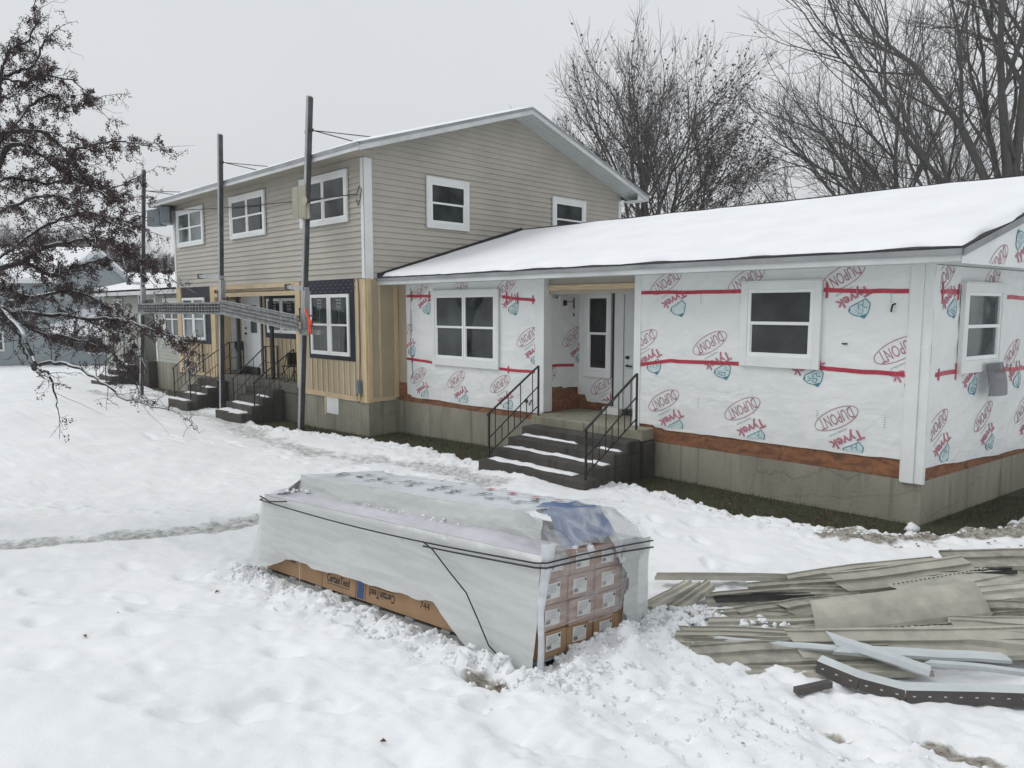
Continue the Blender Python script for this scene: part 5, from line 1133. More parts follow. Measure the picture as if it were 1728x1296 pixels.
grid(tarp, 24, 20, 'blue_tarp', M['tarp'], None); bpy.context.view_layer.update(); tb = bpy.data.objects['blue_tarp']; tag(tb, 'crumpled blue tarpaulin laid on the right end of the wrapped stack', 'tarpaulin')
# straps
def strap(pts, r_, name, label): 
    mb = MB(); mb.tube([PP(*p) for p in pts], r_, 6); return tag(mb.build(name, M['ink'], smooth=True), label, 'strap', 'black straps round the wrapped cartons')
def fl_(s, h): return (s, -(.06+.03*math.sin(s*2)), h)
strap([(-.05,.5,.72),(-.05,-.01,.70)]+[(s, -.075, .695-.045*math.sin(s/PLn*PI)) for s in np.linspace(0, PLn, 24)]+[(PLn+.06,-.02,.70),(PLn+.065,.4,.715),(PLn+.065,.9,.72),(PLn+.06,PW,.715)], .0068, 'strap', 'upper black strap round the wrapped stack, sagging along its long side')
strap([(.0,-.075,.735),(.2,-.075,.70),(.5,-.06,.735)], .007, 'strap', 'short black strap end knotted near the left corner of the stack')
strap([(s, -.085, .665-.045*math.sin(s/PLn*PI)+.0) for s in np.linspace(2.62, PLn, 12)]+[(PLn+.06,-.03,.665),(PLn+.07,.4,.675),(PLn+.07,.9,.675),(PLn+.065,PW,.66)], .0068, 'strap', 'lower black strap round the right end of the wrapped stack')
strap([(2.62,-.09,.665),(2.75,-.095,.62),(2.95,-.09,.48),(3.15,-.095,.36),(3.3,-.10,.18),(3.42,-.105,.03),(3.55,-.10,-.04)], .006, 'strap', 'loose black strap tail hanging down the long side of the stack')
mb = MB(); mb.bar(PP(.72,-.01,.20), PP(.74,-.012,-.02), .008, .012); tag(mb.build('strapping_band', M['pine']), 'thin yellow band round the bottom carton near its left end', 'strapping band')
mb = MB()
sn_ = [(random.uniform(PLn-.32, PLn-.02), random.uniform(.0, .9), HS-.03, random.uniform(.02, .05)) for _ in range(34)]+[(random.uniform(1.2, 3.2), random.uniform(.08, .2), HS+.07, random.uniform(.006, .016)) for _ in range(30)]+[(random.uniform(.1, .5), random.uniform(.05, .3), HS+.07, random.uniform(.01, .03)) for _ in range(14)]
for k, (s, t, h, r_) in enumerate(sn_): lump_geo(mb, PP(s, t, h), r_, 900+k)
tag(mb.build('snow_on_stack', M['snow'], smooth=True), 'bits of snow caught in the folds of the plastic wrap', 'snow', kind='stuff')

# ------------------------------------------------------------------ torn-off siding heap
SCR = [
('b','thin beige strip lying alone at the back left of the scrap heap',(-1.24,-3.86,.03),(.44,-2.44,.06),.12,10),
('b','beige siding panel at the back of the heap under the top right piece',(-.21,-3.2,.07),(.69,-1.67,.10),.22,18),
('b','topmost beige siding panel at the far right edge of the heap',(.73,-1.85,.17),(1.75,-.90,.20),.25,35),
('b','long beige double-ridged panel on the upper part of the heap',(.2,-3.11,.14),(.96,-1.76,.16),.25,38),
('p','slotted siding panel running up under the long ridged one',(.66,-2.84,.10),(1.45,-1.03,.11),.25,25),
('d','dark strip standing in for shade in the gap near the top of the heap',(.30,-2.72,.115),(1.25,-1.52,.125),.10,8),  # shade of the gap, laid in as a dark strip
('d','dark strip standing in for shade under the fanned stack at the left of the heap',(-.50,-4.05,.055),(.10,-3.42,.085),.12,0),  # painted shade below the stack, no real panel
('b','faded panel end behind the fanned stack on the left',(-.43,-3.56,.02),(.49,-2.6,.07),.22,15),
('b','pale panel in the fanned stack above the dark gap at left',(-.57,-4.08,.05),(.34,-3.06,.09),.2,10),
('b','short leaning strip farthest left on the heap',(-.90,-4.52,.0),(-.80,-3.92,.10),.15,5),
('b','short leaning strip beside the one farthest left',(-.68,-4.50,.02),(-.64,-3.87,.12),.15,5),
('b','short panel end half under snow left of the heap middle',(-.41,-4.55,.04),(-.12,-4.12,.06),.2,10),
('b','broken panel piece just right of the half snowed one',(-.15,-4.23,.06),(.17,-3.72,.08),.24,12),
('b','wide broken piece touching the big flat panel on its left',(.12,-3.93,.10),(.51,-3.27,.11),.3,10),
('b','panel end emerging right of the big flat panel',(.95,-2.90,.13),(1.72,-1.65,.14),.25,15),
('b','stained panel at the right frame edge under the emerging one',(1.22,-2.85,.11),(1.9,-2.25,.12),.25,25),
('b','lichen spotted panel low on the right of the big flat panel',(1.17,-3.37,.12),(1.95,-2.75,.13),.25,20),
('f','big flat smooth beige panel lying across the middle of the heap',(.41,-4.11,.16),(1.3,-2.84,.22),.36,40),
('p','slotted hem strip sticking out under the big flat panel',(.55,-4.36,.12),(1.33,-3.36,.14),.17,14),
('b','triangular torn panel piece resting on the long front panel',(1.26,-3.55,.18),(1.85,-3.1,.17),.25,25),
('b','snow dusted panel slanting from the left tip to the middle',(-.34,-4.7,.06),(.81,-4.11,.11),.25,20),
('b','long front beige panel with a dark groove along it',(.44,-4.54,.12),(2.0,-2.95,.15),.26,42),
('b','lower left beige panel end under the white trim piece',(-.13,-5.05,.06),(.64,-4.12,.09),.22,22),
('b','lowest beige panel along the front left of the heap',(-.07,-5.15,.05),(.95,-4.04,.09),.22,32),
('b','dirty strip under the lowest panel close to the snow',(.08,-5.12,.02),(1.19,-4.08,.05),.16,12),
('w','narrow white trim strip lying over the lower left panels',(-.23,-4.92,.10),(.74,-4.40,.15),.05,35),
('w','bent white trim with its torn end pointing up',(.66,-4.40,.19),(1.28,-4.22,.10),.09,50),
('w','flat white trim piece crossing the front right panels',(.73,-4.42,.15),(1.62,-3.66,.13),.085,20),
('w','white tubular trim rising toward the right frame edge',(1.22,-4.14,.12),(2.1,-3.62,.13),.05,60)]
def scrap(kind, label, A, B, W_, tilt, name=None, grp='strips of old siding thrown on the heap', sagv=None):
    A = Vector(A); B = Vector(B); d = (B-A).normalized(); side = Vector((d.y, -d.x, 0)).normalized(); t = math.radians(tilt)
    wv = side*math.cos(t)-Vector((0,0,1))*math.sin(t); nv = d.cross(wv)*-1
    if nv.z < 0: nv = -nv
    if kind in 'bd': prof = [(0,0),(.08,.012),(.10,.0),(.44,.026),(.47,.002),(.50,-.002),(.92,.028),(.97,.0),(1,-.012)]
    elif kind == 'p': prof = [(0,0),(.2,.003),(.24,.016),(.6,.022),(.63,.008),(.97,.022),(1,0)]
    elif kind == 'f': prof = [(0,-.015),(.2,.008),(.5,.016),(.8,.008),(1,-.02)]
    else: prof = [(0,-.02),(.05,.0),(.5,.008),(.95,.0),(1,-.025)]
    n = 16; L_ = (B-A).length; sg = random.uniform(-.015, .02) if sagv is None else sagv; tw = random.uniform(-.14, .14); mb = MB(); sd_ = random.randint(0, 999)
    cut0, cut1 = random.uniform(-.06, .06), random.uniform(-.06, .06); rows = []
    mi = 0
    for k in range(n+1):
        f = k/n; c = A.lerp(B, f)+Vector((0,0,1))*(sg*math.sin(PI*f)+.012*sfbm(f*3, sd_, 3, 1))
        a = tw*(f-.5); w2 = wv*math.cos(a)+nv*math.sin(a); n2 = nv*math.cos(a)-wv*math.sin(a)
        row = []
        for u, h in prof:
            off = d*((cut0*(1-f)+cut1*f)*(u-.5)*2) if k in (0, n) else Vector((0,0,0))
            row.append(c+w2*(u-.5)*W_+n2*h+off)
        rows.append(row)
    P = len(prof); b0 = len(mb.v); mb.v += [tuple(p) for r in rows for p in r]
    for k in range(n):
        for q in range(P-1): mb.f.append((b0+k*P+q, b0+k*P+q+1, b0+(k+1)*P+q+1, b0+(k+1)*P+q)); mb.m.append(0)
    if kind == 'p':
        for k in range(int(L_/.055)):
            f = (k+.3)/(L_/.055); c = A.lerp(B, f)+Vector((0,0,1))*(sg*math.sin(PI*f)); p = c+wv*(-.40)*W_+nv*.012; mb.poly([p-d*.012-wv*.004, p+d*.012-wv*.004, p+d*.012+wv*.004, p-d*.012+wv*.004], 1)
    m0 = {'b': random.choice([M['bt'], M['bt2'], M['bt2'], M['bt_dirty']] if grp != 'weathered strips inside the heap' else [M['bt_dirty'], M['bt'], M['bt2'], M['bt']]), 'p': M['bt2'], 'f': M['bt'], 'd': M['scrap_shade'], 'w': M['coil_white'], 'n': M['coil_brown']}[kind]
    o = mb.build(name or ('siding_strip' if kind in 'bpfd' else 'trim_strip'), [m0, M['scrap_shade']]); s_ = o.modifiers.new('thick', 'SOLIDIFY'); s_.thickness = .004; s_.offset = -1  # kind d is gap shade built as a dark strip
    return tag(o, label, 'siding strip' if kind in 'bpfd' else 'trim strip', grp)
for q in SCR: scrap(q[0], q[1], q[2], q[3], q[4], q[5])
rs = random.Random(5)                     # the body of the heap beneath
for k in range(60):
    f = rs.random(); cx_ = .15+1.5*f; cy_ = -4.15+1.65*f+rs.uniform(-.6, .75); a = math.radians(45+rs.uniform(-14, 12)); l = rs.uniform(.8, 1.5)/2; z = .0+.075*(1-abs(((cy_-(-4.15+1.65*f))-.1)/.8))+rs.uniform(0, .03)
    zg = gz(cx_, cy_); z = max(z, zg+.01); dx, dy = math.cos(a)*l, math.sin(a)*l
    scrap('b', 'weathered beige strip buried in the body of the siding heap', (cx_-dx, cy_-dy, max(gz(cx_-dx, cy_-dy)+.008, z-.03)), (cx_+dx, cy_+dy, z+.02), rs.uniform(.08, .19), rs.uniform(0, 32), grp='weathered strips inside the heap')
# folded brown and white coil lying along the front
mb = MB(); pl_ = [(.66,-4.63,.07),(.95,-4.63,.05),(1.22,-4.55,.035),(1.6,-4.22,.045),(2.15,-3.78,.06)]
for (a, b_) in zip(pl_[:-1], pl_[1:]):
    a = Vector(a); b_ = Vector(b_); d = (b_-a).normalized(); s_ = Vector((d.y,-d.x,0)).normalized(); up = Vector((0,0,1))
    mb.poly([a+s_*.035-up*.04, b_+s_*.035-up*.04, b_+s_*.012+up*.036, a+s_*.012+up*.036], 0); mb.poly([a+s_*.012+up*.036, b_+s_*.012+up*.036, b_-s_*.075+up*.05, a-s_*.075+up*.05], 1); mb.poly([a+s_*.035-up*.04, b_+s_*.035-up*.04, b_-s_*.08-up*.035, a-s_*.08-up*.035], 0)
    n_ = int((b_-a).length/.09)
    for k in range(n_): p = a.lerp(b_, (k+.5)/n_)+s_*.027-up*.0; mb.poly([p-d*.009-up*.003, p+d*.009-up*.003, p+d*.009+up*.004, p-d*.009+up*.004], 1)
o = mb.build('trim_coil', [M['coil_brown'], M['coil_white']]); s_ = o.modifiers.new('thick', 'SOLIDIFY'); s_.thickness = .003
tag(o, 'long folded metal trim, brown outside and white inside, along the front of the heap', 'metal trim')
zz_ = max(gz(.69,-5.04), gz(.82,-4.8)); mb = MB(); mb.bar((.69,-5.06,zz_+.03), (.82,-4.80,zz_+.035), .05, .045)
tag(mb.build('trim_offcut', M['coil_brown'], bevel=.004), 'small brown offcut lying alone on the snow before the heap', 'metal trim')
mb = MB(); rs = random.Random(9)
for k in range(150):
    f = rs.random(); x = -.75+1.9*f; y = -4.55+1.2*f+rs.gauss(0, .16); z = gz(x, y)+rs.uniform(.0, .05); lump_geo(mb, (x-.1, y-.25, gz(x-.1, y-.25)+.01), rs.uniform(.01, .035), 300+k)
for k in range(40):
    x = rs.uniform(-.45, .25); y = -4.75+.55*(x+.45)/.7+rs.uniform(-.08, .12); lump_geo(mb, (x, y, .11+rs.uniform(-.02, .01)), rs.uniform(.012, .04), 500+k)
tag(mb.build('snow_on_heap', M['snow'], smooth=True), 'lumps of snow lying on and against the heap of siding', 'snow', kind='stuff')

# ------------------------------------------------------------------ trees
class Tree:
    def __init__(s, seed): s.r = random.Random(seed); s.V = []; s.F = []; s.L = []; s.nb = 0
    def tube(s, pts, r0, r1, n):
        b = len(s.V); m_ = len(pts)
        for i_, p in enumerate(pts):
            d = (pts[min(i_+1, m_-1)]-pts[max(i_-1, 0)]).normalized(); ref = Vector((0,0,1)) if abs(d.z) < .9 else Vector((1,0,0)); x = d.cross(ref).normalized(); y = x.cross(d)
            r = r0+(r1-r0)*i_/(m_-1)
            for k in range(n): t = 2*PI*k/n+.5; q = p+(x*math.cos(t)+y*math.sin(t))*r; s.V.append((q.x, q.y, q.z))
        for i_ in range(m_-1):
            for k in range(n): a = b+i_*n+k; c = b+i_*n+(k+1) % n; s.F.append((a, c, c+n, a+n))
        s.nb += 1
    def rv(s): return Vector((s.r.gauss(0,1), s.r.gauss(0,1), s.r.gauss(0,1))).normalized()
    def grow(s, p, d, L_, r, lev, P):
        R_ = s.r; n = P['seg'][lev]; pts = [p]; st = L_/n; ds = [d]
        for k in range(n):
            d = (d+s.rv()*P['wig'][lev]+Vector((0,0,1))*P['up'][lev]/n).normalized(); p = p+d*st; pts.append(p); ds.append(d)
        r1 = r*P['tap'][lev] if lev < len(P['kids']) else r*.5
        s.tube(pts, r, max(r1, .0015), P['sides'][lev])
        if lev >= P['leaflev']: s.L += [(q, dd) for q, dd in zip(pts[1:], ds[1:])]
        if lev < len(P['kids']):
            kn = P['kids'][lev]; kn = max(1, int(kn*R_.uniform(.75, 1.25)))
            for i_ in range(kn):
                f = P['start'][lev]+(1-P['start'][lev])*((i_+R_.random())/kn); x = f*n; k = min(int(x), n-1); q = pts[k].lerp(pts[k+1], x-k); base = ds[k]
                side = (s.rv()-base*0); side = (side-base*side.dot(base)).normalized(); ang = math.radians(R_.uniform(*P['ang'][lev])); nd = (base*math.cos(ang)+side*math.sin(ang)).normalized()
                rr = (r+(r1-r)*f)*R_.uniform(*P['rr'][lev]); ll = L_*R_.uniform(*P['ll'][lev])*(1.15-.6*f)
                s.grow(q, nd, ll, max(rr, P['rmin']), lev+1, P)
    def fork(s, p, d, L_, r, lev, P):
        R_ = s.r; n = 5 if lev < 2 else (4 if lev < 4 else 3); pts = [p]; ds = [d]; st = L_/n; up = P['up']; mx = P['maxlev']
        for k in range(n):
            d = (d+s.rv()*(.055+.018*lev)+Vector((0,0,1))*up/n).normalized(); p = p+d*st; pts.append(p); ds.append(d)
        last = lev >= mx; r1 = max(P['rmin']*.6, r*(.74 if not last else .4)); s.tube(pts, r, r1, 7 if lev < 1 else 5 if lev < 3 else 4 if lev < 4 else 3)
        if lev >= mx-1: s.L += [(q, dd) for q, dd in zip(pts[1:], ds[1:])]
        if last: return
        def off(base, a): v = s.rv(); v = (v-base*v.dot(base)).normalized(); a = math.radians(a); return (base*math.cos(a)+v*math.sin(a)).normalized()
        nf = R_.choice(P['nf'])
        for i_ in range(nf):
            a = R_.uniform(4, 16) if i_ == 0 else R_.uniform(*P['fa']); s.fork(pts[-1], off(ds[-1], a), L_*R_.uniform(.70, .92)*(1 if i_ == 0 else .88), max(P['rmin'], r1*(.9 if i_ == 0 else R_.uniform(.6,.78))), lev+1, P)
        for i_ in range(P['lat'] if lev else 1):      # side shoots
            k = R_.randint(1, n-1) if n > 2 else 1; l2 = min(mx, lev+R_.choice((2,3))); s.fork(pts[k], off(ds[k], R_.uniform(28, 58)), L_*R_.uniform(.45, .75), max(P['rmin'], r*.42), l2, P)
    def mesh(s, name, m, parent, ofs):
        me = bpy.data.meshes.new(name); V = np.array(s.V, np.float32)-np.array(ofs, np.float32); F_ = np.array(s.F, np.int32)
        me.vertices.add(len(V)); me.vertices.foreach_set('co', V.ravel()); me.loops.add(F_.size); me.loops.foreach_set('vertex_index', F_.ravel()); me.polygons.add(len(F_)); me.polygons.foreach_set('loop_start', np.arange(len(F_), dtype=np.int32)*4); me.polygons.foreach_set('use_smooth', np.ones(len(F_), bool)); me.update(); me.materials.append(m)
        o = bpy.data.objects.new(name, me); COL.objects.link(o); o.parent = parent; return o
def leaves_mesh(pts, name, m, parent, ofs, size, seed, kind='leaf', hang=.6):
    rg = np.random.default_rng(seed); P = np.array(pts, float)-np.array(ofs); n = len(P)
    a = rg.normal(size=(n,3)); a[:,2] = a[:,2]*.4-hang; a /= np.linalg.norm(a, axis=1)[:,None]; b = np.cross(a, rg.normal(size=(n,3))); b /= np.linalg.norm(b, axis=1)[:,None]
    sz = rg.uniform(size[0], size[1], n)[:,None]
    if kind == 'leaf': V = np.stack([P, P+a*sz*.5+b*sz*.32, P+a*sz, P+a*sz*.5-b*sz*.32], 1); F_ = np.arange(n*4).reshape(n,4); k = 4
    else:
        c = np.cross(a, b); q = sz*.5; V = np.stack([P+a*q, P+b*q, P-a*q, P-b*q, P+c*q, P-c*q], 1); T = np.array([(0,1,4,4),(1,2,4,4),(2,3,4,4),(3,0,4,4),(1,0,5,5),(2,1,5,5),(3,2,5,5),(0,3,5,5)])[:, :3]; F_ = (np.arange(n)[:,None,None]*6+T[None]).reshape(-1,3); k = 3
    me = bpy.data.meshes.new(name); V = V.reshape(-1,3).astype(np.float32); me.vertices.add(len(V)); me.vertices.foreach_set('co', V.ravel()); me.loops.add(F_.size); me.loops.foreach_set('vertex_index', F_.ravel().astype(np.int32)); me.polygons.add(len(F_)); me.polygons.foreach_set('loop_start', np.arange(len(F_), dtype=np.int32)*k); me.update(); me.materials.append(m)
    o = bpy.data.objects.new(name, me); COL.objects.link(o); o.parent = parent; return o

def big_tree(loc, label, stems, seed, P, leaf=0, leafmask=None, group='bare trees behind the house', name='bare_tree', lsize=(.09,.16), bark='bark', th=.3, tr=.32):
    root = empty(name, loc, label, 'tree', group); T = Tree(seed); base = Vector(loc)
    T.tube([base-Vector((0,0,.4)), base+Vector((.02,.01,.3)), base+Vector((0,.03,th+.3))], tr*1.25, tr, 10)
    for (az, el, L_, r, z0) in stems:
        d = Vector((math.cos(math.radians(az))*math.cos(math.radians(el)), math.sin(math.radians(az))*math.cos(math.radians(el)), math.sin(math.radians(el))))
        T.fork(base+Vector((0,0,z0)), d, L_, r, 0, P)
    T.mesh('trunk', M[bark], root, loc)
    if leaf:
        c = [q for q, d in T.L if leafmask is None or leafmask(q, T.r)]; T.r.shuffle(c); c = c[:leaf]
        leaves_mesh([(q.x+T.r.uniform(-.05,.05), q.y+T.r.uniform(-.05,.05), q.z+T.r.uniform(-.05,.03)) for q in c], 'crown', M['leafred'], root, loc, lsize, seed)
    return root, T
PF = dict(up=.16, maxlev=6, rmin=.0075, nf=(2,2,3), fa=(20,36), lat=2)
# screen-right azimuth is about 45 degrees, screen-left 225, away from camera 135
SCR_R = Vector((.705,.709,0)); P1 = dict(PF); P1.update(nf=(2,2,3), up=.16, lat=3)
t1, T1 = big_tree((-18.3,20.5,gz(-18.3,20.5)), 'rounded bare maple with withered leaves rising behind the tan gable roof', [(225,50,2.75,.11,2.4),(222,60,3.1,.12,2.7),(230,72,3.5,.14,2.8),(120,84,3.6,.16,3.2),(300,80,3.5,.14,3.2),(45,72,3.4,.13,2.8),(45,58,3.2,.12,2.6),(45,46,2.8,.10,2.4),(135,62,3.1,.11,2.8),(315,62,3.0,.10,2.8),(225,36,2.15,.08,2.3),(50,30,2.0,.08,2.2)], 24, P1, 4600,
    lambda q, r: (q.z > 7 and r.random() < .22) or (q.z > 6 and (q-Vector((-18.3,20.5,0))).dot(SCR_R) > 1.8 and r.random() < .8), th=2.8, tr=.36, lsize=(.10,.18))
P2 = dict(PF); P2.update(up=.20, rmin=.0065)
t2, T2 = big_tree((-3.7,22.4,gz(-3.7,22.4)), 'massive bare tree with a thick dark trunk behind the right end of the roof', [(225,46,3.9,.15,4.8),(222,62,4.2,.17,5.6),(240,80,4.3,.19,6.2),(60,86,4.4,.19,6.4),(40,74,4.2,.16,6.2),(226,32,3.2,.10,4.4),(45,56,3.8,.13,5.6),(135,66,3.8,.13,6)], 33, P2, th=6, tr=.40)
P3 = dict(PF); P3.update(up=.10, rmin=.0065)
t3, T3 = big_tree((-6.6,23.7,gz(-6.6,23.7)), 'wide bare tree whose limbs sweep left over the low roof', [(224,28,2.9,.11,2.4),(222,40,3.1,.13,2.8),(226,52,3.3,.15,3.2),(218,64,3.3,.14,3.2),(60,78,3.1,.13,3),(150,58,2.9,.11,3),(300,60,2.7,.10,3)], 47, P3, th=2.8, tr=.34)
t4, T4 = big_tree((-7.0,29.5,gz(-7,29.5)), 'bare tree with a curved double stem between the two larger ones', [(225,66,2.6,.15,2.2),(60,78,2.7,.15,2.2),(220,46,2.4,.11,2.4),(40,56,2.4,.11,2.4),(135,66,2.3,.10,2.4)], 58, PF, th=2.2, tr=.28)
PS = dict(PF); PS.update(maxlev=5, rmin=.009)
t5, T5 = big_tree((-10.6,32.5,gz(-10.6,32.5)), 'slimmer bare tree in the gap left of the sweeping limbs', [(225,50,2.1,.09,1.8),(240,70,2.2,.10,2),(70,74,2.2,.10,2),(40,52,2.0,.09,2),(135,60,2,.09,2)], 64, PS, th=2, tr=.2)
def dupt(root, loc, rz, sc, label):
    r = root.copy(); COL.objects.link(r); r.location = loc; r.rotation_euler = (0,0,rz); r.scale = (sc,)*3; r['label'] = label
    for ch in root.children: c = ch.copy(); COL.objects.link(c); c.parent = r
    return r
dupt(t5, (-3.5,34,gz(-3.5,34)), 2.1, .85, 'small bare tree far back, right of the massive dark trunk')
dupt(t4, (2.5,27,gz(2.5,27)), 1.2, .9, 'bare tree mostly hidden behind the right edge of the roof')
dupt(t5, (-77.3,17.9,2.6), .5, .72, 'small hazy bare tree far off beside the upper left house corner')
dupt(t5, (-81.5,13.9,2.4), 2.5, .6, 'lower hazy bare tree far off left of the leftmost pole')

for k, (x, y, a_, sc) in enumerate([(-24,-24,.3,1),(-31,-20,1.9,1.1),(-19,-31,3,1.05),(-36,-30,4.2,1.15),(-27,-33,5.1,1),(-44,-24,2.2,1.1),(14,26,.9,1.1),(9,33,2.8,1.2),(20,22,4,1.05),(24,32,5.5,1.2)]):  # tree copies out of view, added for the window panes to mirror
    dupt(t4, (x, y, gz(x, y)), a_, sc, 'unseen bare tree added so the windows have something to reflect')['group'] = 'unseen trees added for window reflections'
# crabapple in the left foreground
LIMBS = [
 [(-8.55,-8.14,2.94),(-8.35,-7.72,4.45),(-8.13,-7.48,4.64),(-7.86,-7.23,4.38),(-7.56,-6.96,4.16),(-7.06,-6.79,3.89)],
 [(-8.85,-8.07,3.54),(-8.86,-7.61,4.79),(-8.76,-7.5,4.9),(-8.49,-7.23,4.92),(-8.38,-6.99,4.72),(-8.24,-6.77,4.36),(-7.98,-6.39,4.14)],
 [(-9.13,-7.99,4.09),(-9.06,-7.63,5.11),(-9.16,-7.51,5.64),(-8.94,-7.29,5.61),(-8.73,-7.06,5.7),(-8.44,-6.79,5.6),(-8.25,-6.64,5.31)],
 [(-9.06,-7.63,5.11),(-8.91,-7.53,5.69),(-8.86,-7.45,5.94),(-8.71,-7.28,6.07),(-8.65,-7.18,6.3),(-8.67,-7.18,6.44)],
 [(-9.16,-7.51,5.64),(-9.25,-7.29,5.82),(-9.1,-7.12,5.92),(-9.15,-6.98,6.26),(-9.07,-6.88,6.38)],
 [(-7.56,-6.96,4.16),(-7.51,-7.15,4.48),(-7.25,-7.02,4.58),(-6.89,-6.8,4.6),(-6.51,-6.57,4.53)],
 [(-8.67,-8.34,2.35),(-8.06,-7.92,3.07),(-7.58,-7.7,3.19),(-7.44,-7.54,3.34),(-6.97,-7.19,3.44),(-6.66,-7.03,3.41),(-6.4,-6.8,3.22),(-6.04,-6.61,3.01)],
 [(-7.58,-7.7,3.19),(-7.67,-7.38,3.04),(-7.88,-7.15,3.16),(-7.88,-6.86,3.25),(-7.75,-6.58,3.24),(-7.6,-6.31,3.03)],
 [(-8.67,-8.34,2.35),(-8.58,-7.8,2.57),(-8.28,-7.36,2.57),(-7.94,-7.02,2.52),(-7.55,-6.79,2.33),(-7.2,-6.62,2.08)],
 [(-8.67,-8.34,2.35),(-7.74,-7.94,2.67),(-7.46,-7.84,2.37),(-7.36,-7.78,2.09),(-7.29,-7.73,1.93)],
 [(-7.74,-7.94,2.67),(-7.16,-7.83,2.32),(-6.92,-7.78,1.98),(-6.8,-7.68,1.9),(-6.76,-7.66,1.7),(-6.71,-7.64,1.51)],
 [(-7.29,-7.73,1.93),(-7.04,-7.61,2.02),(-6.71,-7.43,1.97),(-6.42,-7.3,1.84),(-6.24,-7.14,1.67),(-5.94,-7.0,1.58),(-5.69,-6.76,1.51)],
 [(-7.94,-7.02,2.52),(-7.39,-6.76,2.5),(-6.91,-6.57,2.4),(-6.54,-6.36,2.28),(-6.42,-6.26,2.12)],
 [(-8.85,-8.07,3.54),(-7.97,-7.71,3.86),(-7.27,-7.42,3.95),(-6.85,-7.17,3.77),(-6.44,-6.93,3.55)],
 [(-8.55,-8.14,2.94),(-8.89,-7.56,3.42),(-8.82,-7.15,3.76),(-8.61,-6.77,3.93),(-8.37,-6.4,3.86),(-8.1,-6.15,3.7)],
 [(-8.67,-8.34,2.35),(-9.57,-7.74,2.97),(-9.39,-7.3,2.81),(-9.1,-6.85,2.9),(-8.73,-6.51,2.69),(-8.37,-6.32,2.48)],
 [(-9.13,-7.99,4.09),(-9.45,-7.4,4.43),(-9.33,-7.01,4.38),(-9.16,-6.67,4.48),(-8.85,-6.39,4.32),(-8.67,-6.04,4.5)],
 [(-8.86,-7.61,4.79),(-9.22,-7.18,5.37),(-9.13,-6.91,5.56),(-8.94,-6.75,5.4),(-8.69,-6.48,5.52)],
 [(-7.74,-7.94,2.67),(-8.12,-7.51,2.35),(-8.03,-7.15,2.26),(-7.69,-6.83,2.11),(-7.43,-6.61,1.81)]]
sparse = {9: .3, 10: .12, 11: .25, 3: .8, 4: .8}
cb = Vector((-9.15,-8.75,gz(-9.15,-8.75))); cr = empty('crabapple_tree', cb, 'old crabapple full of dark fruit with snow along its limbs in the left foreground', 'tree')
T = Tree(77); T.tube([cb-Vector((0,0,.3)), cb+Vector((.05,.05,.7)), Vector((-8.95,-8.5,1.6)), Vector((-8.67,-8.34,2.35))], .17, .10, 10)
T.tube([Vector((-8.67,-8.34,2.35)), Vector((-8.6,-8.2,2.7)), Vector((-8.55,-8.14,2.94))], .075, .06, 8); T.tube([Vector((-8.67,-8.34,2.35)), Vector((-8.8,-8.2,3.0)), Vector((-8.85,-8.07,3.54)), Vector((-9.13,-7.99,4.09))], .07, .045, 8)
def crspline(pts, n):
    out = []; P = [Vector(p) for p in pts]; P = [P[0]*2-P[1]]+P+[P[-1]*2-P[-2]]
    for i_ in range(1, len(P)-2):
        for k in range(n):
            t = k/n; a, b_, c, d = P[i_-1:i_+3]; out.append(.5*((2*b_)+(c-a)*t+(2*a-5*b_+4*c-d)*t*t+(3*b_-a-3*c+d)*t**3))
    out.append(P[-2]); return out
fruit = []
def spur(p, d, L_, r, lev, dens):
    R_ = T.r; n = 4; pts = [p]
    for k in range(n):
        d = (d+T.rv()*.30+Vector((0,0,-.03))).normalized(); p = p+d*L_/n; pts.append(p)
    T.tube(pts, r, max(r*.45, .0018), 3 if lev else 4)
    if R_.random() < (dens+.1)*.62:
        for q in pts[1:]:
            for _ in range(R_.choice((2,3,4,5))):
                if R_.random() < .9: fruit.append(q+T.rv()*R_.uniform(.004, .04)-Vector((0,0,R_.uniform(0,.025))))
    if lev < 2:
        for _ in range(R_.choice((3,4,5)) if lev == 0 else R_.choice((1,2,2))):
            f = R_.uniform(.2, 1); x = f*n; k = min(int(x), n-1); q = pts[k].lerp(pts[k+1], x-k); nd = (d*.5+T.rv()*.9).normalized(); spur(q, nd, L_*R_.uniform(.35,.65), max(r*.6, .0028), lev+1, dens)
for li, lb in enumerate(LIMBS):
    pts = crspline(lb, 5); r0 = .042 if li in (0,1,6,8,15) else .026; dn = sparse.get(li, 1.0)
    # gentle gnarls
    for k in range(1, len(pts)-1): pts[k] = pts[k]+T.rv()*.016
    T.tube(pts, r0, .006, 6); Lt = sum((b_-a).length for a, b_ in zip(pts[:-1], pts[1:])); n = int(Lt*(23 if lb[-1][2] < 3.3 else 18)*dn)
    for k in range(n):
        f = T.r.uniform(.06, 1.0); x = f*(len(pts)-1); i_ = min(int(x), len(pts)-2); q = pts[i_].lerp(pts[i_+1], x-i_); dd = (pts[i_+1]-pts[i_]).normalized(); nd = (dd*.75+T.rv()).normalized()
        spur(q, nd, T.r.uniform(.10, .42)*(1.1-.6*f), .0052, 0, dn*(1.1-.5*f))
    spur(pts[-1], (pts[-1]-pts[-2]).normalized(), .35, .006, 0, dn)
for _ in range(45):                        # long straight water shoots
    lb = T.r.choice(LIMBS); q = Vector(T.r.choice(lb[2:])); d = (Vector((.5,.5,.35))+T.rv()*.8).normalized(); l_ = T.r.uniform(.3,.6); T.tube([q, q+d*l_*.3+T.rv()*.02, q+d*l_*.6+T.rv()*.035, q+d*l_*.85+T.rv()*.05, q+d*l_+T.rv()*.06], .0034, .0013, 3)
T.mesh('trunk', M['bark_crab'], cr, cb)
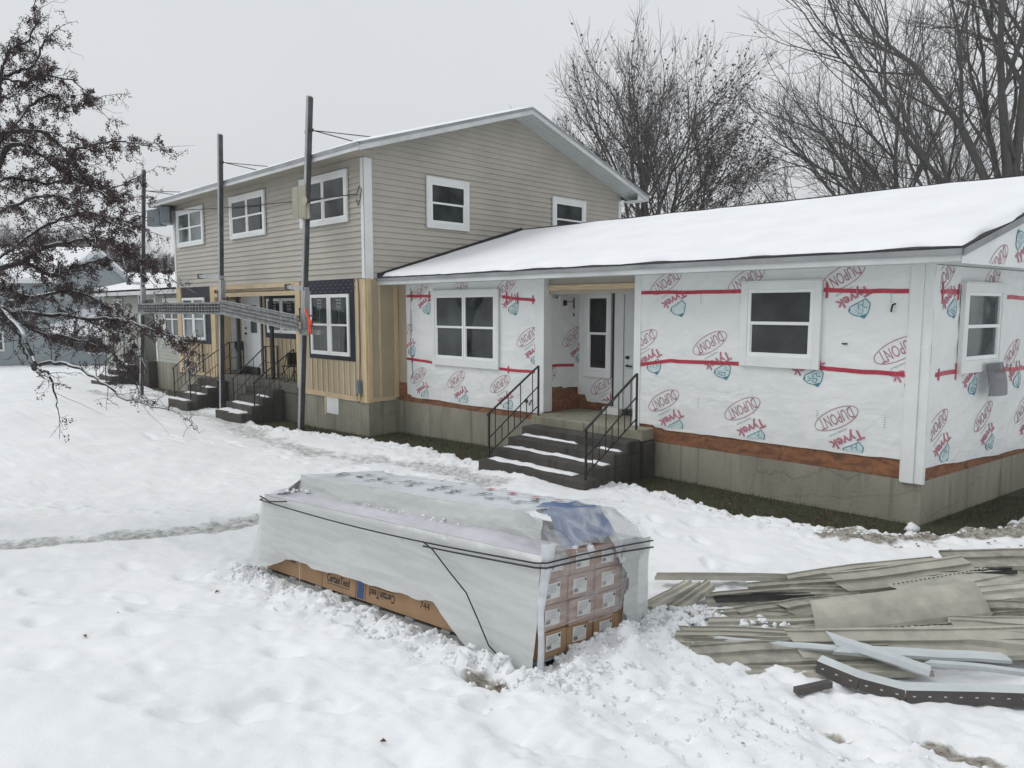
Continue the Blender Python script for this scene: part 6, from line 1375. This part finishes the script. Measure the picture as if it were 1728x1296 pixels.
leaves_mesh([tuple(q) for q in fruit], 'fruit', M['berry'], cr, cb, (.010,.021), 3, 'berry')
print('tree verts', len(T.V), 'fruit', len(fruit), [len(t.V) for t in (T1, T2, T3, T4, T5)])

# ------------------------------------------------------------------ neighbours and far wood
def CP(u, dep, z): d = F+R*((u-864)/1226.896); d = Vector((d.x, d.y, 0))*dep; return Vector((CAM.x+d.x, CAM.y+d.y, z))
def simple_house(name, label, u0, u1, dep, ztop, zg, sid, wins, depth=8, ridge=2.2, dep1=None, door=None):
    A_ = CP(u0, dep, 0); B_ = CP(u1, dep1 or dep, 0); ax = (B_-A_).normalized(); nn = Vector((ax.y, -ax.x, 0)); L_ = (B_-A_).length; fr = Fr(A_, ax, nn)
    root = empty(name, (A_+B_)/2+Vector((0,0,zg)), label, 'house', 'neighbouring houses')
    mb = MB(); fr.box(mb, 0, L_, zg-1, ztop, -depth, -.05); lap(mb, fr, lambda z: (0, L_), zg-.3, ztop, .2, .02)
    back = Fr(fr.p(L_, 0, 0), -nn, ax); mb.poly([fr.p(L_,ztop,0), fr.p(L_,ztop,-depth), fr.p(L_,ztop+ridge,-depth/2)]); mb.poly([fr.p(0,ztop,0), fr.p(0,ztop,-depth), fr.p(0,ztop+ridge,-depth/2)]); mb.build('wall', sid, root)
    mb = MB(); e = .4; k = ridge/(depth/2)
    for Q in ([fr.p(-e,ztop-e*k,e), fr.p(L_+e,ztop-e*k,e), fr.p(L_+e,ztop+ridge,-depth/2), fr.p(-e,ztop+ridge,-depth/2)], [fr.p(-e,ztop+ridge,-depth/2), fr.p(L_+e,ztop+ridge,-depth/2), fr.p(L_+e,ztop-e*k,-depth-e), fr.p(-e,ztop-e*k,-depth-e)]):
        mb.hexa([q+Vector((0,0,-.02)) for q in Q]+[q+Vector((0,0,.16)) for q in Q])
    rf = mb.build('roof', M['snow_roof'], root); mb = MB(); mb.bar(fr.p(-e,ztop-e*k-.05,e+.02), fr.p(L_+e,ztop-e*k-.05,e+.02), .05, .18)
    for sgn in (-e, L_+e): mb.bar(fr.p(sgn,ztop-e*k-.05,e), fr.p(sgn,ztop+ridge-.05,-depth/2), .05, .18)
    mb.build('fascia', M['white'], rf)
    for s_, z, w_, h_ in wins:
        mb = MB(); fr.box(mb, s_, s_+w_, z, z+h_, .0, .06); wn = mb.build('window', M['white'], root); mb = MB(); fr.box(mb, s_+.1, s_+w_-.1, z+.1, z+h_/2-.03, .061, .07); fr.box(mb, s_+.1, s_+w_-.1, z+h_/2+.03, z+h_-.1, .061, .07); mb.build('pane', M['glass'], wn)
    return fr, root
zb_ = -1.05
frA, rA = simple_house('neighbour_house', 'blue grey two storey house seen through the crabapple branches at far left', -260, 98, 40, 4.35, zb_, M['bluesiding'], [(7.9,.35,1.0,1.1),(4,.35,1.0,1.1),(9.2,2.6,.9,1.1)], dep1=40, ridge=1.8)
frB, rB = simple_house('neighbour_house', 'low blue grey extension with a snowy roof behind the far left steps', 99, 330, 39.6, 1.5, zb_, M['bluesiding'], [(1.6,.2,.9,1.0)], dep1=40.5, ridge=1.0, depth=5)
mb = MB(); frB.box(mb, 1.65, 2.75, .35, .75, .08, .5); tag(mb.build('porch_awning', M['steel']), 'dark low awning on the blue wall behind the crabapple', 'awning')
frC, rC = simple_house('neighbour_house', 'pale grey house with white chimney pipe behind the blue one', 60, 300, 62, 3.6, -1.2, M['greysiding'], [(1.6,1.6,1.1,1.2),(4.2,1.6,1.1,1.2)], dep1=64, ridge=2.2)
mb = MB(); mb.tube([frC.p(3.4,4.4,-2), frC.p(3.4,6.4,-2)], .28, 10); mb.build('chimney', M['white'], rC)
frD, rD = simple_house('neighbour_house', 'red walled building peeking out left of the far wing eave', 152, 300, 52, 3.9, -1.1, M['redpaint'], [(5,1.5,1,1.2)], dep1=53, ridge=.6, depth=4)
# wooded hillside
nu, nv = 90, 14; mb = MB(); V = []
for j in range(nv+1):
    for i_ in range(nu+1):
        u = -700+2100*i_/nu; dep = 95+150*j/nv; top = (17.5*smooth(950, -100, np.array([float(u)]))[0]+2.0)*math.sin(min(1, j/nv*1.25)*PI/2); V.append(CP(u, dep, -1.2+top+1.2*sfbm(u*.006, j*.4, 3, 5)))
mb.mesh(V, [(j*(nu+1)+i_, j*(nu+1)+i_+1, (j+1)*(nu+1)+i_+1, (j+1)*(nu+1)+i_) for j in range(nv) for i_ in range(nu)])
hm = mat('hillside', (.42,.44,.47), .9, .2, .12, col2=(.14,.14,.15)); tag(mb.build('hills', hm, smooth=True), 'low wooded hill rising behind the houses on the left', 'hill', kind='structure')
rg = random.Random(12); T = Tree(12)
for k in range(1500):
    u = rg.uniform(-350, 760); j = rg.random()**.8; dep = 95+140*j; top = (17.5*smooth(950, -100, np.array([float(u)]))[0]+2.0)*math.sin(min(1, j*1.25)*PI/2); b_ = CP(u, dep, -1.5+top); h = rg.uniform(4.5, 7.5)*(.65 if u > 250 else 1)
    T.tube([b_, b_+Vector((rg.uniform(-.3,.3), rg.uniform(-.3,.3), h))], .16, .03, 3)
    for q in range(16):
        z = rg.uniform(.2, .95); p = b_+Vector((0,0,h*z)); a = rg.uniform(0, 2*PI); l = h*rg.uniform(.18,.36)*(1.15-z*.5); e_ = p+Vector((math.cos(a)*l*.7, math.sin(a)*l*.7, l*.75)); T.tube([p, e_], .07, .02, 3)
        for w_ in range(2): m_ = p.lerp(e_, .5); T.tube([m_, m_+Vector((rg.uniform(-1,1), rg.uniform(-1,1), rg.uniform(.3,1.2)))*l*.5], .045, .012, 3)
me = bpy.data.meshes.new('far_wood'); V_ = np.array(T.V, np.float32); F_ = np.array(T.F, np.int32); me.vertices.add(len(V_)); me.vertices.foreach_set('co', V_.ravel()); me.loops.add(F_.size); me.loops.foreach_set('vertex_index', F_.ravel()); me.polygons.add(len(F_)); me.polygons.foreach_set('loop_start', np.arange(len(F_), dtype=np.int32)*4); me.update(); me.materials.append(M['farwood'])
o = bpy.data.objects.new('far_wood', me); COL.objects.link(o); tag(o, 'grey mass of bare woodland on the hill behind the left houses', 'woodland', kind='stuff')

# ------------------------------------------------------------------ haze
mb = MB(); mb.box(-290, 180, -180, 290, -8, 45); hz = bpy.data.materials.new('haze_air'); hz.use_nodes = True; nt = hz.node_tree; nt.nodes.remove(nt.nodes['Principled BSDF'])
pv = nt.nodes.new('ShaderNodeVolumePrincipled'); pv.inputs['Color'].default_value = (.99,.99,1,1); pv.inputs['Density'].default_value = .0015; nt.links.new(pv.outputs[0], nt.nodes['Material Output'].inputs['Volume'])
tag(mb.build('haze', hz), 'thin damp winter air over the whole yard and the far wood', 'haze', kind='stuff')
